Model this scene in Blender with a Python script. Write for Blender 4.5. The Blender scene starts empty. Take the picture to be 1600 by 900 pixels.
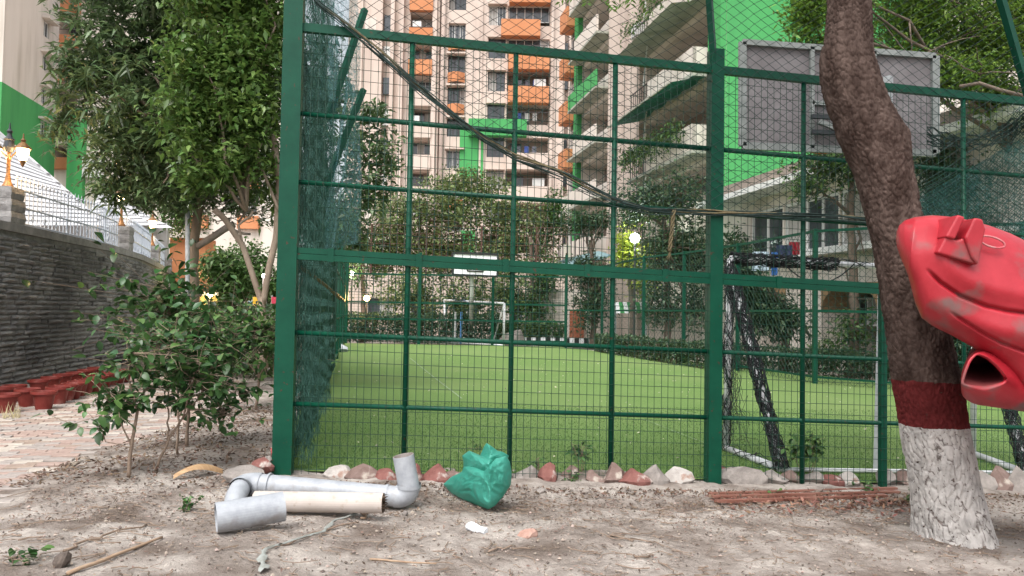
import bpy, math, random
import numpy as np
from mathutils import Vector, Matrix, noise as mn
random.seed(7); RG = np.random.default_rng(7)
sc = bpy.context.scene
COL = sc.collection
# ---------------------------------------------------------------- camera
FX = 1200.0; CAMZ = 1.4; PITCH = math.atan(39/1200); ROLL = 0.0165
CAM = Vector((0, 0, CAMZ))
fwd = Vector((0, math.cos(PITCH), math.sin(PITCH)))
_r0 = Vector((1, 0, 0)); _u0 = Vector((0, -math.sin(PITCH), math.cos(PITCH)))
rgt = _r0*math.cos(ROLL) + _u0*math.sin(ROLL)
upv = _u0*math.cos(ROLL) - _r0*math.sin(ROLL)
cd = bpy.data.cameras.new('camera'); cam = bpy.data.objects.new('camera', cd); COL.objects.link(cam)
M = Matrix((rgt, upv, -fwd)).transposed().to_4x4(); M.translation = CAM
cam.matrix_world = M
cd.sensor_width = 36; cd.lens = 36*FX/1600; cd.clip_start = .05; cd.clip_end = 2000
sc.camera = cam
sc.render.resolution_x = 1024; sc.render.resolution_y = 576
# ---------------------------------------------------------------- light
SUN_EL, SUN_ROT = math.radians(58), math.radians(200)
w = bpy.data.worlds.new('World'); sc.world = w; w.use_nodes = True
nt = w.node_tree; nt.nodes.clear()
sky = nt.nodes.new('ShaderNodeTexSky'); sky.sky_type = 'NISHITA'; sky.sun_disc = False
sky.sun_elevation = SUN_EL; sky.sun_rotation = SUN_ROT; sky.air_density = 1.0; sky.dust_density = 4.0
hs = nt.nodes.new('ShaderNodeHueSaturation'); hs.inputs['Saturation'].default_value = .22; hs.inputs['Value'].default_value = 1.0
bg = nt.nodes.new('ShaderNodeBackground'); bg.inputs['Strength'].default_value = .15
wo = nt.nodes.new('ShaderNodeOutputWorld')
nt.links.new(sky.outputs[0], hs.inputs['Color']); nt.links.new(hs.outputs[0], bg.inputs[0]); nt.links.new(bg.outputs[0], wo.inputs[0])
sl = bpy.data.lights.new('sun', 'SUN'); sl.energy = .85; sl.angle = math.radians(35); sl.color = (1, .97, .92)
so = bpy.data.objects.new('sun', sl); COL.objects.link(so)
# direction towards the sun (Nishita: rotation measured from +Y towards +X)
sd = Vector((math.sin(SUN_ROT)*math.cos(SUN_EL), math.cos(SUN_ROT)*math.cos(SUN_EL), math.sin(SUN_EL)))
so.rotation_euler = sd.to_track_quat('Z', 'Y').to_euler(); so.location = sd*60
sc.view_settings.view_transform = 'Standard'; sc.view_settings.look = 'None'
sc.view_settings.exposure = 1.2; sc.view_settings.gamma = 1; sc.view_settings.use_curve_mapping = False

# ---------------------------------------------------------------- placing helpers
def sstep(a, b, x):
    t = min(1, max(0, (x-a)/(b-a))); return t*t*(3-2*t)
def gz(x, y):
    """height of the plot: falls gently to the right in front of the court"""
    if x < -2.5: s = .0875*(1-sstep(-2.5, -5, x) if x > -5 else 0) if x > -5 else 0
    else: s = -.035*min(x, 7)
    return s*(1-sstep(9, 16, y))
def ray(px, py): return (fwd*FX + rgt*(px-800) + upv*(450-py))
def at(px, py, Y):
    r = ray(px, py); return CAM + r*(Y/r.y)
def G(px, py, dz=0):
    r = ray(px, py); t = 1.0; 
    lo, hi = 0.5, 400
    for _ in range(50):
        m = (lo+hi)/2; p = CAM + r*(m/r.y)
        if p.z > gz(p.x, p.y)+dz: lo = m
        else: hi = m
    p = CAM + r*(lo/r.y); return Vector((p.x, p.y, gz(p.x, p.y)+dz))
def zat(py, px, Y): return at(px, py, Y).z

# ---------------------------------------------------------------- materials
def mat(name, c1, c2=None, scale=6, rough=.8, bump=0, bscale=None, metal=0, spec=.3, detail=6, lo=.35, hi=.65,
        c3=None, s3=1.2, t3=(.5, .62), island=0, coat=0, stretch=None, emit=None, estr=0, dist=.02):
    m = bpy.data.materials.new(name); m.use_nodes = True; n = m.node_tree.nodes; L = m.node_tree.links
    b = n['Principled BSDF']; b.inputs['Roughness'].default_value = rough; b.inputs['Metallic'].default_value = metal
    b.inputs['Specular IOR Level'].default_value = spec; b.inputs['Coat Weight'].default_value = coat
    tc = n.new('ShaderNodeTexCoord'); src = tc.outputs['Object']
    if stretch:
        mp = n.new('ShaderNodeMapping'); mp.inputs['Scale'].default_value = stretch; L.new(src, mp.inputs[0]); src = mp.outputs[0]
    c1 = tuple(c1)+(1,); col = None
    if c2 is not None:
        c2 = tuple(c2)+(1,)
        nz = n.new('ShaderNodeTexNoise'); nz.inputs['Scale'].default_value = scale; nz.inputs['Detail'].default_value = detail; nz.inputs['Roughness'].default_value = .65
        L.new(src, nz.inputs['Vector'])
        rp = n.new('ShaderNodeValToRGB'); rp.color_ramp.elements[0].position = lo; rp.color_ramp.elements[1].position = hi
        rp.color_ramp.elements[0].color = c1; rp.color_ramp.elements[1].color = c2
        L.new(nz.outputs[0], rp.inputs[0]); col = rp.outputs[0]
        if c3 is not None:
            n3 = n.new('ShaderNodeTexNoise'); n3.inputs['Scale'].default_value = s3; n3.inputs['Detail'].default_value = 5; L.new(src, n3.inputs['Vector'])
            mr = n.new('ShaderNodeMapRange'); mr.inputs[1].default_value = t3[0]; mr.inputs[2].default_value = t3[1]; L.new(n3.outputs[0], mr.inputs[0])
            mx = n.new('ShaderNodeMix'); mx.data_type = 'RGBA'; L.new(mr.outputs[0], mx.inputs[0]); L.new(col, mx.inputs[6]); mx.inputs[7].default_value = tuple(c3)+(1,)
            col = mx.outputs[2]
    if island:
        ge = n.new('ShaderNodeNewGeometry'); hsv = n.new('ShaderNodeHueSaturation')
        if col is None: hsv.inputs['Color'].default_value = c1
        else: L.new(col, hsv.inputs['Color'])
        m1 = n.new('ShaderNodeMapRange'); m1.inputs[3].default_value = 1-island; m1.inputs[4].default_value = 1+island; L.new(ge.outputs['Random Per Island'], m1.inputs[0]); L.new(m1.outputs[0], hsv.inputs['Value'])
        m2 = n.new('ShaderNodeMath'); m2.operation = 'MULTIPLY'; m2.inputs[1].default_value = 7.31; L.new(ge.outputs['Random Per Island'], m2.inputs[0])
        m3 = n.new('ShaderNodeMath'); m3.operation = 'FRACT'; L.new(m2.outputs[0], m3.inputs[0])
        m4 = n.new('ShaderNodeMapRange'); m4.inputs[3].default_value = .5-.04*island; m4.inputs[4].default_value = .5+.04*island; L.new(m3.outputs[0], m4.inputs[0]); L.new(m4.outputs[0], hsv.inputs['Hue'])
        col = hsv.outputs[0]
    if col is None: b.inputs['Base Color'].default_value = c1
    else: L.new(col, b.inputs['Base Color'])
    if bump:
        nb = n.new('ShaderNodeTexNoise'); nb.inputs['Scale'].default_value = bscale or scale*3; nb.inputs['Detail'].default_value = 8; nb.inputs['Roughness'].default_value = .7
        L.new(src, nb.inputs['Vector'])
        bp = n.new('ShaderNodeBump'); bp.inputs['Strength'].default_value = bump; bp.inputs['Distance'].default_value = dist
        L.new(nb.outputs[0], bp.inputs['Height']); L.new(bp.outputs[0], b.inputs['Normal'])
    if emit: b.inputs['Emission Color'].default_value = tuple(emit)+(1,); b.inputs['Emission Strength'].default_value = estr
    m['b'] = 1
    return m
def leafmat(name, c, island=.45, rough=.45, trans=.3, c2=None):
    m = mat(name, c, c2, scale=.9, rough=rough, spec=.4, island=island)
    n = m.node_tree.nodes; L = m.node_tree.links; b = n['Principled BSDF']; out = n['Material Output']
    t = n.new('ShaderNodeBsdfTranslucent'); ms = n.new('ShaderNodeMixShader'); ms.inputs[0].default_value = trans
    if b.inputs['Base Color'].links: L.new(b.inputs['Base Color'].links[0].from_socket, t.inputs[0])
    else: t.inputs[0].default_value = tuple(c)+(1,)
    L.new(b.outputs[0], ms.inputs[1]); L.new(t.outputs[0], ms.inputs[2]); L.new(ms.outputs[0], out.inputs[0])
    return m
def clothmat(name, c, alpha, c2=None, scale=5):
    m = mat(name, c, c2, scale=scale, rough=.7, bump=.3, bscale=30)
    n = m.node_tree.nodes; L = m.node_tree.links; b = n['Principled BSDF']; out = n['Material Output']
    t = n.new('ShaderNodeBsdfTransparent'); ms = n.new('ShaderNodeMixShader')
    tc = n.new('ShaderNodeTexCoord'); nz = n.new('ShaderNodeTexNoise'); nz.inputs['Scale'].default_value = 22; nz.inputs['Detail'].default_value = 9; nz.inputs['Roughness'].default_value = .85; L.new(tc.outputs['Object'], nz.inputs['Vector']); mr = n.new('ShaderNodeMapRange')
    mr.inputs[1].default_value = .4; mr.inputs[2].default_value = .6; mr.inputs[3].default_value = alpha-.4; mr.inputs[4].default_value = alpha+.38
    L.new(nz.outputs[0], mr.inputs[0]); L.new(mr.outputs[0], ms.inputs[0]); L.new(t.outputs[0], ms.inputs[1]); L.new(b.outputs[0], ms.inputs[2]); L.new(ms.outputs[0], out.inputs[0])
    return m

# ---------------------------------------------------------------- objects
def tag(o, label=None, cat=None, group=None, kind=None):
    if label: o['label'] = label
    if cat: o['category'] = cat
    if group: o['group'] = group
    if kind: o['kind'] = kind
    return o
def empty(name, loc, label, cat, group=None):
    o = bpy.data.objects.new(name, None); COL.objects.link(o); o.location = loc; o.empty_display_size = .1
    return tag(o, label, cat, group)
def wloc(o):
    v = Vector((0, 0, 0))
    while o is not None: v = v + Vector(o.location); o = o.parent
    return v
def kids(o): return [c for c in bpy.data.objects if c.parent == o]
def copy_tree(o, parent=None, ch=None):
    c = o.copy(); COL.objects.link(c)
    if parent: c.parent = parent
    for k in (kids(o)): copy_tree(k, c)
    return c
class MB:
    def __init__(s): s.v = []; s.f = []; s.mi = []; s.cur = 0
    def _f(s, n0, fs):
        for f in fs: s.f.append(tuple(n0+i for i in f)); s.mi.append(s.cur)
    def add(s, vs, fs):
        n0 = len(s.v); s.v.extend(tuple(v) for v in vs); s._f(n0, fs); return s
    def box(s, a, b):
        (x0, y0, z0), (x1, y1, z1) = a, b
        return s.add([(x0,y0,z0),(x1,y0,z0),(x1,y1,z0),(x0,y1,z0),(x0,y0,z1),(x1,y0,z1),(x1,y1,z1),(x0,y1,z1)],
                     [(0,3,2,1),(4,5,6,7),(0,1,5,4),(1,2,6,5),(2,3,7,6),(3,0,4,7)])
    def obox(s, o, ux, uy, uz):
        o, ux, uy, uz = map(Vector, (o, ux, uy, uz))
        vs = [o, o+ux, o+ux+uy, o+uy, o+uz, o+ux+uz, o+ux+uy+uz, o+uy+uz]
        return s.add(vs, [(0,3,2,1),(4,5,6,7),(0,1,5,4),(1,2,6,5),(2,3,7,6),(3,0,4,7)])
    def bar(s, p, q, w, h=None, up=(0, 0, 1)):
        h = h or w; p = Vector(p); q = Vector(q); d = (q-p)
        if d.length < 1e-6: return s
        d.normalize(); up = Vector(up)
        a = d.cross(up)
        if a.length < 1e-3: a = d.cross(Vector((0, 1, 0)))
        a.normalize(); b = a.cross(d)
        return s.obox(p-a*w/2-b*h/2, (q-p), a*w, b*h)
    def tube(s, pts, r, seg=8, cap=True, taper=None):
        pts = [Vector(p) for p in pts]; n = len(pts); rs = r if isinstance(r, (list, tuple)) else [r]*n
        n0 = len(s.v); t0 = (pts[1]-pts[0]).normalized(); a = t0.cross(Vector((0, 0, 1)))
        if a.length < .05: a = t0.cross(Vector((1, 0, 0)))
        a.normalize()
        for i, p in enumerate(pts):
            t = (pts[min(i+1, n-1)]-pts[max(i-1, 0)]).normalized()
            a = (a - t*a.dot(t)); 
            if a.length < 1e-6: a = t.orthogonal()
            a.normalize(); b = t.cross(a)
            for k in range(seg):
                th = 2*math.pi*k/seg; s.v.append(tuple(p+(a*math.cos(th)+b*math.sin(th))*rs[i]))
        for i in range(n-1):
            for k in range(seg):
                k2 = (k+1) % seg; s.f.append((n0+i*seg+k, n0+i*seg+k2, n0+(i+1)*seg+k2, n0+(i+1)*seg+k)); s.mi.append(s.cur)
        if cap:
            s.f.append(tuple(n0+k for k in range(seg))[::-1]); s.f.append(tuple(n0+(n-1)*seg+k for k in range(seg))); s.mi += [s.cur]*2
        return s
    def lathe(s, c, prof, seg=16, axis=None):
        c = Vector(c); n0 = len(s.v); m = len(prof)
        for r, z in prof:
            for k in range(seg):
                th = 2*math.pi*k/seg; s.v.append((c.x+r*math.cos(th), c.y+r*math.sin(th), c.z+z))
        for i in range(m-1):
            for k in range(seg):
                k2 = (k+1) % seg; s.f.append((n0+i*seg+k, n0+i*seg+k2, n0+(i+1)*seg+k2, n0+(i+1)*seg+k)); s.mi.append(s.cur)
        return s
    def grid(s, P):
        n0 = len(s.v); a = len(P); b = len(P[0])
        for r in P: s.v.extend(tuple(p) for p in r)
        for i in range(a-1):
            for j in range(b-1):
                s.f.append((n0+i*b+j, n0+(i+1)*b+j, n0+(i+1)*b+j+1, n0+i*b+j+1)); s.mi.append(s.cur)
        return s
    def mesh(s, name, mats, off=(0, 0, 0), smooth=False):
        me = bpy.data.meshes.new(name)
        V = np.array(s.v, dtype=float).reshape(-1, 3)-np.array(off)
        me.from_pydata(V.tolist(), [], s.f)
        if not isinstance(mats, (list, tuple)): mats = [mats]
        for m in mats: me.materials.append(m)
        if len(mats) > 1: me.polygons.foreach_set('material_index', s.mi)
        if smooth: me.polygons.foreach_set('use_smooth', [True]*len(me.polygons))
        me.update(); return me
    def build(s, name, mats, parent=None, smooth=False, kind=None, label=None, cat=None, group=None, loc=None):
        off = wloc(parent) if parent is not None else (Vector(loc) if loc is not None else Vector((0, 0, 0)))
        o = bpy.data.objects.new(name, s.mesh(name, mats, off, smooth)); COL.objects.link(o)
        if parent is not None: o.parent = parent
        elif loc is not None: o.location = loc
        return tag(o, label, cat, group, kind)
def npmesh(name, V, F, m, parent=None, loc=None, smooth=False, kind=None, label=None, cat=None, group=None):
    """V (n,3), F (k,3) or (k,4) numpy arrays"""
    off = wloc(parent) if parent is not None else (Vector(loc) if loc is not None else Vector((0, 0, 0)))
    me = bpy.data.meshes.new(name); k = F.shape[1]
    me.vertices.add(len(V)); me.vertices.foreach_set('co', (V-np.array(off)).astype(np.float32).ravel())
    me.loops.add(F.size); me.loops.foreach_set('vertex_index', F.astype(np.int32).ravel())
    me.polygons.add(len(F)); me.polygons.foreach_set('loop_start', np.arange(0, F.size, k, dtype=np.int32)); me.polygons.foreach_set('loop_total', np.full(len(F), k, dtype=np.int32))
    if smooth: me.polygons.foreach_set('use_smooth', [True]*len(F))
    me.materials.append(m); me.update(calc_edges=True); me.validate()
    o = bpy.data.objects.new(name, me); COL.objects.link(o)
    if parent is not None: o.parent = parent
    elif loc is not None: o.location = loc
    return tag(o, label, cat, group, kind)
def leaves(P, D, L, W, droop=.25, rnd=None):
    """P base points, D unit directions (n,3), L lengths, W widths -> V,F of folded leaves"""
    rnd = rnd or RG; n = len(P); L = np.asarray(L).reshape(-1, 1)*np.ones((n, 1)); W = np.asarray(W).reshape(-1, 1)*np.ones((n, 1))
    D = D/np.linalg.norm(D, axis=1, keepdims=True)
    R = np.cross(D, np.array([0, 0, 1.0])+rnd.normal(0, .45, (n, 3))); R /= np.linalg.norm(R, axis=1, keepdims=True)+1e-9
    N = np.cross(R, D)
    dz = np.zeros((n, 3)); dz[:, 2] = -1
    mid = P+D*L*.45+dz*L*droop*.15; tip = P+D*L+dz*L*droop
    a = mid+R*W*.5+N*W*.12; b = mid-R*W*.5+N*W*.12
    V = np.stack([P, a, mid, b, tip], 1).reshape(-1, 3)
    F = np.array([[0, 1, 2], [0, 2, 3], [1, 4, 2], [2, 4, 3]])
    F = (F[None]+5*np.arange(n)[:, None, None]).reshape(-1, 3)
    return V, F
def rdir(n, zb=0, rnd=None):
    rnd = rnd or RG; d = rnd.normal(0, 1, (n, 3)); d[:, 2] += zb; return d/np.linalg.norm(d, axis=1, keepdims=True)
def cat_vf(lst):
    V = []; F = []; k = 0
    for v, f in lst: V.append(v); F.append(f+k); k += len(v)
    return np.concatenate(V), np.concatenate(F)
def strand(p, q, n=10, wob=.03, rnd=random):
    p = Vector(p); q = Vector(q); return [p.lerp(q, i/n)+Vector((rnd.gauss(0, wob), rnd.gauss(0, wob), rnd.gauss(0, wob))) for i in range(n+1)]
def rock(name, c, size, m, seed, parent=None, label=None, cat='stone', group=None, kind=None, peak=.42, sub=2):
    import bmesh
    bm = bmesh.new(); bmesh.ops.create_icosphere(bm, subdivisions=sub, radius=.5)
    r = random.Random(seed); planes = []
    for i in range(7):
        d = Vector((r.gauss(0, 1), r.gauss(0, 1), r.gauss(0, 1))).normalized(); planes.append((d, r.uniform(.22, .38)))
    for v in bm.verts:
        for d, h in planes:
            k = v.co.dot(d)
            if k > h: v.co -= d*(k-h)
        v.co += mn.noise_vector(v.co*5+Vector((seed, 0, 0)))*.05
        if v.co.z > -.05: k = max(.25, 1-peak*(v.co.z+.05)*2.1); v.co.x = v.co.x*k+.06*math.sin(seed)*(1-k); v.co.y *= max(.4, k)
        v.co = Vector((v.co.x*size[0]*1.15, v.co.y*size[1]*1.15, v.co.z*size[2]*1.25))
    me = bpy.data.meshes.new(name); bm.to_mesh(me); bm.free(); me.materials.append(m)
    o = bpy.data.objects.new(name, me); COL.objects.link(o); o.location = c
    if parent: o.parent = parent
    return tag(o, label, cat, group, kind)
# ================================================================ GROUND
def path_right(y):
    if y < 7: return -3.38-.25*(y-5.05)
    if y < 8: return -3.87+.15*(y-7)
    return -3.72 if y < 11 else -3.72-.42*(y-11)
m_dirt = mat('dry_dirt', (.265,.225,.197), (.50,.445,.40), scale=3.2, rough=.95, bump=1.0, bscale=16, c3=(.18,.142,.118), s3=1.7, t3=(.47,.66), dist=.05, spec=.08, detail=12, lo=.36, hi=.62)
_n = m_dirt.node_tree.nodes; _L = m_dirt.node_tree.links
def axis(segs):
    out = []
    for a, b, n in segs: out += list(np.linspace(a, b, n, endpoint=False))
    return out+[segs[-1][1]]
xs = axis([(-300,-40,10),(-40,-12,14),(-12,-4.5,40),(-4.5,6,420),(6,12,30),(12,60,16),(60,300,8)])
ys = axis([(-20,3.2,8),(3.2,7.8,230),(7.8,12,50),(12,40,40),(40,400,14)])
P = []
for x in xs:
    row = []
    for y in ys:
        z = gz(x, y)
        if 2 < y < 13 and -9 < x < 12:
            p = Vector((x, y, 0))
            fade = 1 if y < 7 else .35
            z += fade*(.035*mn.noise(p*1.1)+.016*mn.noise(p*4)+.012*mn.noise(p*9)+.010*abs(mn.noise(p*15)))
            # soil heaped against the stone edging
            if x > -2: z += .03*math.exp(-((y-(6.15+.149*x))/.3)**2)
        if y > 6.85+.149*x and x > -1.75-.2*(y-6.3): z -= .10
        if y > 2 and x < path_right(y)-.16+.10*mn.noise(Vector((x*2, y*2, 0))): z -= .07
        row.append((x, y, z))
    P.append(row)
MB().grid(P).build('ground', m_dirt, smooth=True, kind='structure')
def gd(x, y):
    p = Vector((x, y, 0)); return gz(x, y)+(.035*mn.noise(p*1.1)+.016*mn.noise(p*4) if y < 7 else 0)

# fence line of the court: corner post C0, direction FD
FU = Vector((1, .149, 0)).normalized(); Y0 = 6.5
def FP(u, v, off=0):
    """point on front fence plane: u along x, v = height above sloping foot; off towards the viewer"""
    p = Vector((u, Y0+.149*u, -.035*u+v)); n = Vector((.149, -1, 0)).normalized(); return p+n*off
def Fu(px, py):
    """x coordinate where a picture ray meets the fence plane"""
    r = ray(px, py); t = Y0/(r.y-.149*r.x); return (CAM+r*t)
CX = Fu(443, 740).x
# turf
m_turf = mat('artificial_turf', (.105,.178,.052), (.168,.26,.085), scale=55, rough=.95, bump=.8, bscale=90, c3=(.165,.235,.085), s3=.25, t3=(.42,.65), dist=.02, spec=.1)
P = []
for i in range(41):
    t = (i/40)**1.6; row = []
    for j in range(31):
        s = j/30
        yn = 0
        xl = -1.95-.2*27*t; 
        xr = 12-10*t
        x = xl+(xr-xl)*s; ynr = 6.62+.149*x*(1-t); y = ynr+(32.4-ynr)*t if True else 0
        row.append((x, y, gz(x, y)+.012))
    P.append(row)
MB().grid(P).build('turf', m_turf, smooth=True, kind='structure')
# turf pile: short blades in the near strip only
n = 60000
bx = RG.uniform(-2.6, 7.5, n); by = 6.7+.149*bx+RG.random(n)**1.7*5.0
ok = bx > -1.85-.2*(by-6.3); bx = bx[ok]; by = by[ok]; n = len(bx)
B = np.stack([bx, by, np.array([gz(a, b) for a, b in zip(bx, by)])+.01], 1)
V, F = leaves(B, rdir(n, 2.2), RG.uniform(.018, .035, n), np.full(n, .006), droop=.1)
m_blade = mat('turf_blade_green', (.095,.175,.05), island=.4, rough=.8, spec=.15)
npmesh('turf_pile', V, F, m_blade, kind='stuff', label='short green pile of the artificial turf', cat='turf')
# bits of leaf and paper lying on the turf
n = 700; lx = RG.uniform(-4, 9, n); ly = 6.8+.149*lx+RG.random(n)*18; ok = lx > -1.9-.2*(ly-6.3); lx = lx[ok]; ly = ly[ok]
D = rdir(len(lx)); D[:, 2] = np.abs(D[:, 2])*.2
V, F = leaves(np.stack([lx, ly, np.array([gz(a, b) for a, b in zip(lx, ly)])+.035], 1), D, RG.uniform(.02, .06, len(lx)), RG.uniform(.01, .03, len(lx)), .05)
npmesh('turf_litter', V, F, mat('pale_litter', (.42,.40,.30), island=.6, rough=.8), kind='stuff', label='pale leaf bits scattered over the turf', cat='litter')
# chalk lines on the turf
m_line = mat('worn_line_paint', (.30,.36,.24), (.12,.2,.07), scale=9)
b = MB()
def gline(a, c, w):
    A = G(*a); C = G(*c); d = (C-A); nrm = Vector((-d.y, d.x, 0)).normalized()*w/2; N = 24; R = []
    for i in range(N+1):
        p = A.lerp(C, i/N); R.append([(q.x, q.y, gz(q.x, q.y)+.022) for q in (p-nrm, p+nrm)])
    b.grid(R)
gline((640,560),(722,625), .03); gline((1000,655),(1115,700), .018); gline((1040,640),(1100,652), .015); gline((1255,650),(1600,690), .012)
b.build('turf_line', m_line, kind='structure')

# ================================================================ PAVED PATH
wallpix = [(-260,250,None)]
WL = [(-7.6,7.5),(-8.0,10),(-8.35,12.5),(-8.7,15.0),(-8.95,17.0),(-9.7,20),(-10.8,23.2),(-12.0,26.5),(-13.3,30),(-15.6,35)]
def wl_x(y):
    for (x0, y0), (x1, y1) in zip(WL, WL[1:]):
        if y <= y1 or y1 == WL[-1][1]: return x0+(x1-x0)*(y-y0)/(y1-y0)
m_sand = mat('path_bed', (.2,.16,.13), (.3,.25,.2), scale=8, rough=.95, bump=.4)
P = [[(x, y, gz(x, y)-.005+.004*mn.noise(Vector((x*3, y*3, 0)))) for x in np.linspace(wl_x(y)+.0, path_right(y)+.06, 10)] for y in np.linspace(2.0, 34, 60)]
MB().grid(P).build('path', m_sand, kind='structure')
bpy.data.objects['path']['kind'] = 'structure'
pv_m = [mat('paver_%s' % nme, c, c2, scale=9, rough=.9, bump=.35, bscale=60, dist=.01, spec=.15) for nme, c, c2 in
        (('grey', (.27,.235,.215), (.37,.33,.30)), ('pink', (.29,.21,.18), (.38,.29,.25)), ('cream', (.37,.325,.28), (.47,.42,.37)), ('brown', (.25,.19,.155), (.34,.27,.22)))]
pd = Vector((-.31, 1, 0)).normalized(); pc = Vector((pd.y, -pd.x, 0))   # along, across
org = Vector((-3.4, 5.0, 0)); PW, PH = .235, .118
pmesh = []
for k in range(4):
    bb = MB(); w_, h_, t_ = PW/2-.005, PH/2-.005, .05; e = .006
    bot = [(-w_,-h_,0),(w_,-h_,0),(w_,h_,0),(-w_,h_,0)]; mid = [(x, y, t_-e) for x, y, _ in bot]; top = [(x-math.copysign(e, x), y-math.copysign(e, y), t_) for x, y, _ in bot]
    bb.add(bot+mid+top, [(0,1,5,4),(1,2,6,5),(2,3,7,6),(3,0,4,7),(4,5,9,8),(5,6,10,9),(6,7,11,10),(7,4,8,11),(8,9,10,11)])
    pmesh.append(bb)
pmeshes = [pmesh[0].mesh('paver', m) for m in pv_m]
cands = []
ang = math.atan2(pc.y, pc.x)
for i in range(-10, 260):
    for j in range(-30, 12):
        p = org+pd*(i*PH)+pc*((j+(.5 if i % 2 else 0))*PW)
        if p.y > 30 or p.y < 3.4: continue
        if p.x > path_right(p.y)-.02-.10*abs(mn.noise(p*2)) or p.x < wl_x(p.y)+.06: continue
        q = p-CAM; d = q.dot(fwd); sx = 800+FX*q.dot(rgt)/d
        if sx < -30: continue
        if p.y > 17 : continue
        cands.append((q.length, p, random.choices(range(4), (4, 4, 2, 1.2))[0]))
cands.sort(key=lambda c: c[0])
path = bpy.data.objects['path']
rest = [MB() for _ in range(4)]
for idx, (dl, p, k) in enumerate(cands):
    z = gz(p.x, p.y)-.034+random.gauss(0, .003)
    if idx < 300:
        o = bpy.data.objects.new('paver', pmeshes[k]); COL.objects.link(o); o.parent = path
        o.location = (p.x, p.y, z); o.rotation_euler = (random.gauss(0, .015), random.gauss(0, .015), ang+random.gauss(0, .012))
    else:
        n0 = len(rest[k].v); ca, sa = math.cos(ang), math.sin(ang)
        rest[k].add([(p.x+x*ca-y*sa, p.y+x*sa+y*ca, z+zz) for x, y, zz in pmesh[0].v], pmesh[0].f)
allr = MB()
for k in range(4):
    allr.cur = k; allr.add(rest[k].v, rest[k].f)
allr.build('paver', pv_m, path, kind='stuff')

# ================================================================ RETAINING WALL
m_stone = mat('split_stone_grey', (.21,.205,.197), (.36,.35,.335), scale=5, rough=.95, bump=1.0, bscale=30, c3=(.19,.186,.18), s3=.7, dist=.05, spec=.1, island=.35)
m_cap = mat('wall_coping', (.17,.165,.16), (.27,.26,.25), scale=4, rough=.95, bump=.6, bscale=20)
WH = 2.62
rw = empty('retaining_wall', (-8.35, 12.5, 0), 'long curving grey stone clad retaining wall beside the paved path', 'wall')
pts = [Vector((x, y, 0)) for x, y in WL]
seglen = [0]
for a, b_ in zip(pts, pts[1:]): seglen.append(seglen[-1]+(b_-a).length)
def wp(s):
    for i in range(len(pts)-1):
        if s <= seglen[i+1] or i == len(pts)-2:
            t = (s-seglen[i])/(seglen[i+1]-seglen[i]); d = (pts[i+1]-pts[i]).normalized(); return pts[i].lerp(pts[i+1], t), d
TL = seglen[-1]
body = MB(); cap = MB()
Nn = 60
A = []; Cc = []
for i in range(Nn+1):
    p, d = wp(TL*i/Nn); nn = Vector((-d.y, d.x, 0))   # left = behind wall
    A.append([p+nn*.02+Vector((0,0,-.2)), p+nn*.02+Vector((0,0,WH-.002)), p+nn*.4+Vector((0,0,WH-.002)), p+nn*.4+Vector((0,0,-.2))])
    Cc.append([p-nn*.07+Vector((0,0,WH)), p-nn*.07+Vector((0,0,WH+.14)), p+nn*.45+Vector((0,0,WH+.14)), p+nn*.45+Vector((0,0,WH)), p-nn*.07+Vector((0,0,WH))])
body.grid(A).build('wall_core', m_stone, rw); cap.grid(Cc).build('coping', m_cap, rw)
blocks = []
RHt = .088; rows = int(WH/RHt)
for r in range(rows):
    s = random.uniform(-.4, 0)
    while s < TL-.3:
        L_ = random.choice([.22, .3, .4, .5, .62])*random.uniform(.9, 1.1); s1 = s+L_
        if s > 0: blocks.append((s, s1, r*RHt))
        s = s1
def blockvf(s0, s1, z0):
    p, d = wp((s0+s1)/2); nn = Vector((d.y, -d.x, 0)); L2 = (s1-s0)/2-.007; vs = []; jd = random.uniform(-.012, .03)
    for k in range(5):
        for zz in (0, .5, 1):
            u = -L2+2*L2*k/4; dep = (.008 if (zz != .5 or k in (0, 4)) else random.uniform(.03, .08))+random.uniform(0, .02)
            vs.append(p+d*u+nn*(dep-.02+jd)+Vector((0, 0, z0+.004+zz*(RHt-.008))))
    fs = [(k*3+j, (k+1)*3+j, (k+1)*3+j+1, k*3+j+1) for k in range(4) for j in range(2)]
    n0 = len(vs)
    # returns into the joints
    back = [p-d*L2-nn*.03+Vector((0,0,z0+.004)), p+d*L2-nn*.03+Vector((0,0,z0+.004)), p+d*L2-nn*.03+Vector((0,0,z0+RHt-.004)), p-d*L2-nn*.03+Vector((0,0,z0+RHt-.004))]
    vs += back
    fs += [(n0, n0+1, 12, 0), (n0+3, 2, 14, n0+2), (n0, 0, 2, n0+3), (n0+1, n0+2, 14, 12)]
    return vs, fs
def vis(s, z):
    p, d = wp(s); q = p+Vector((0,0,z))-CAM; dd = q.dot(fwd); sx = 800+FX*q.dot(rgt)/dd; return sx > -10
def blkey(b_):
    p, d = wp((b_[0]+b_[1])/2); return (p-CAM).length
vb = [b_ for b_ in blocks if vis(b_[1], b_[2])]; vb.sort(key=blkey)
rb = MB()
for i, b_ in enumerate(vb):
    vs, fs = blockvf(*b_)
    if i < 300: MB().add(vs, fs).build('stone_block', m_stone, rw)
    else: rb.add(vs, fs)
rb.build('stone_block', m_stone, rw, kind='stuff')

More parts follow.
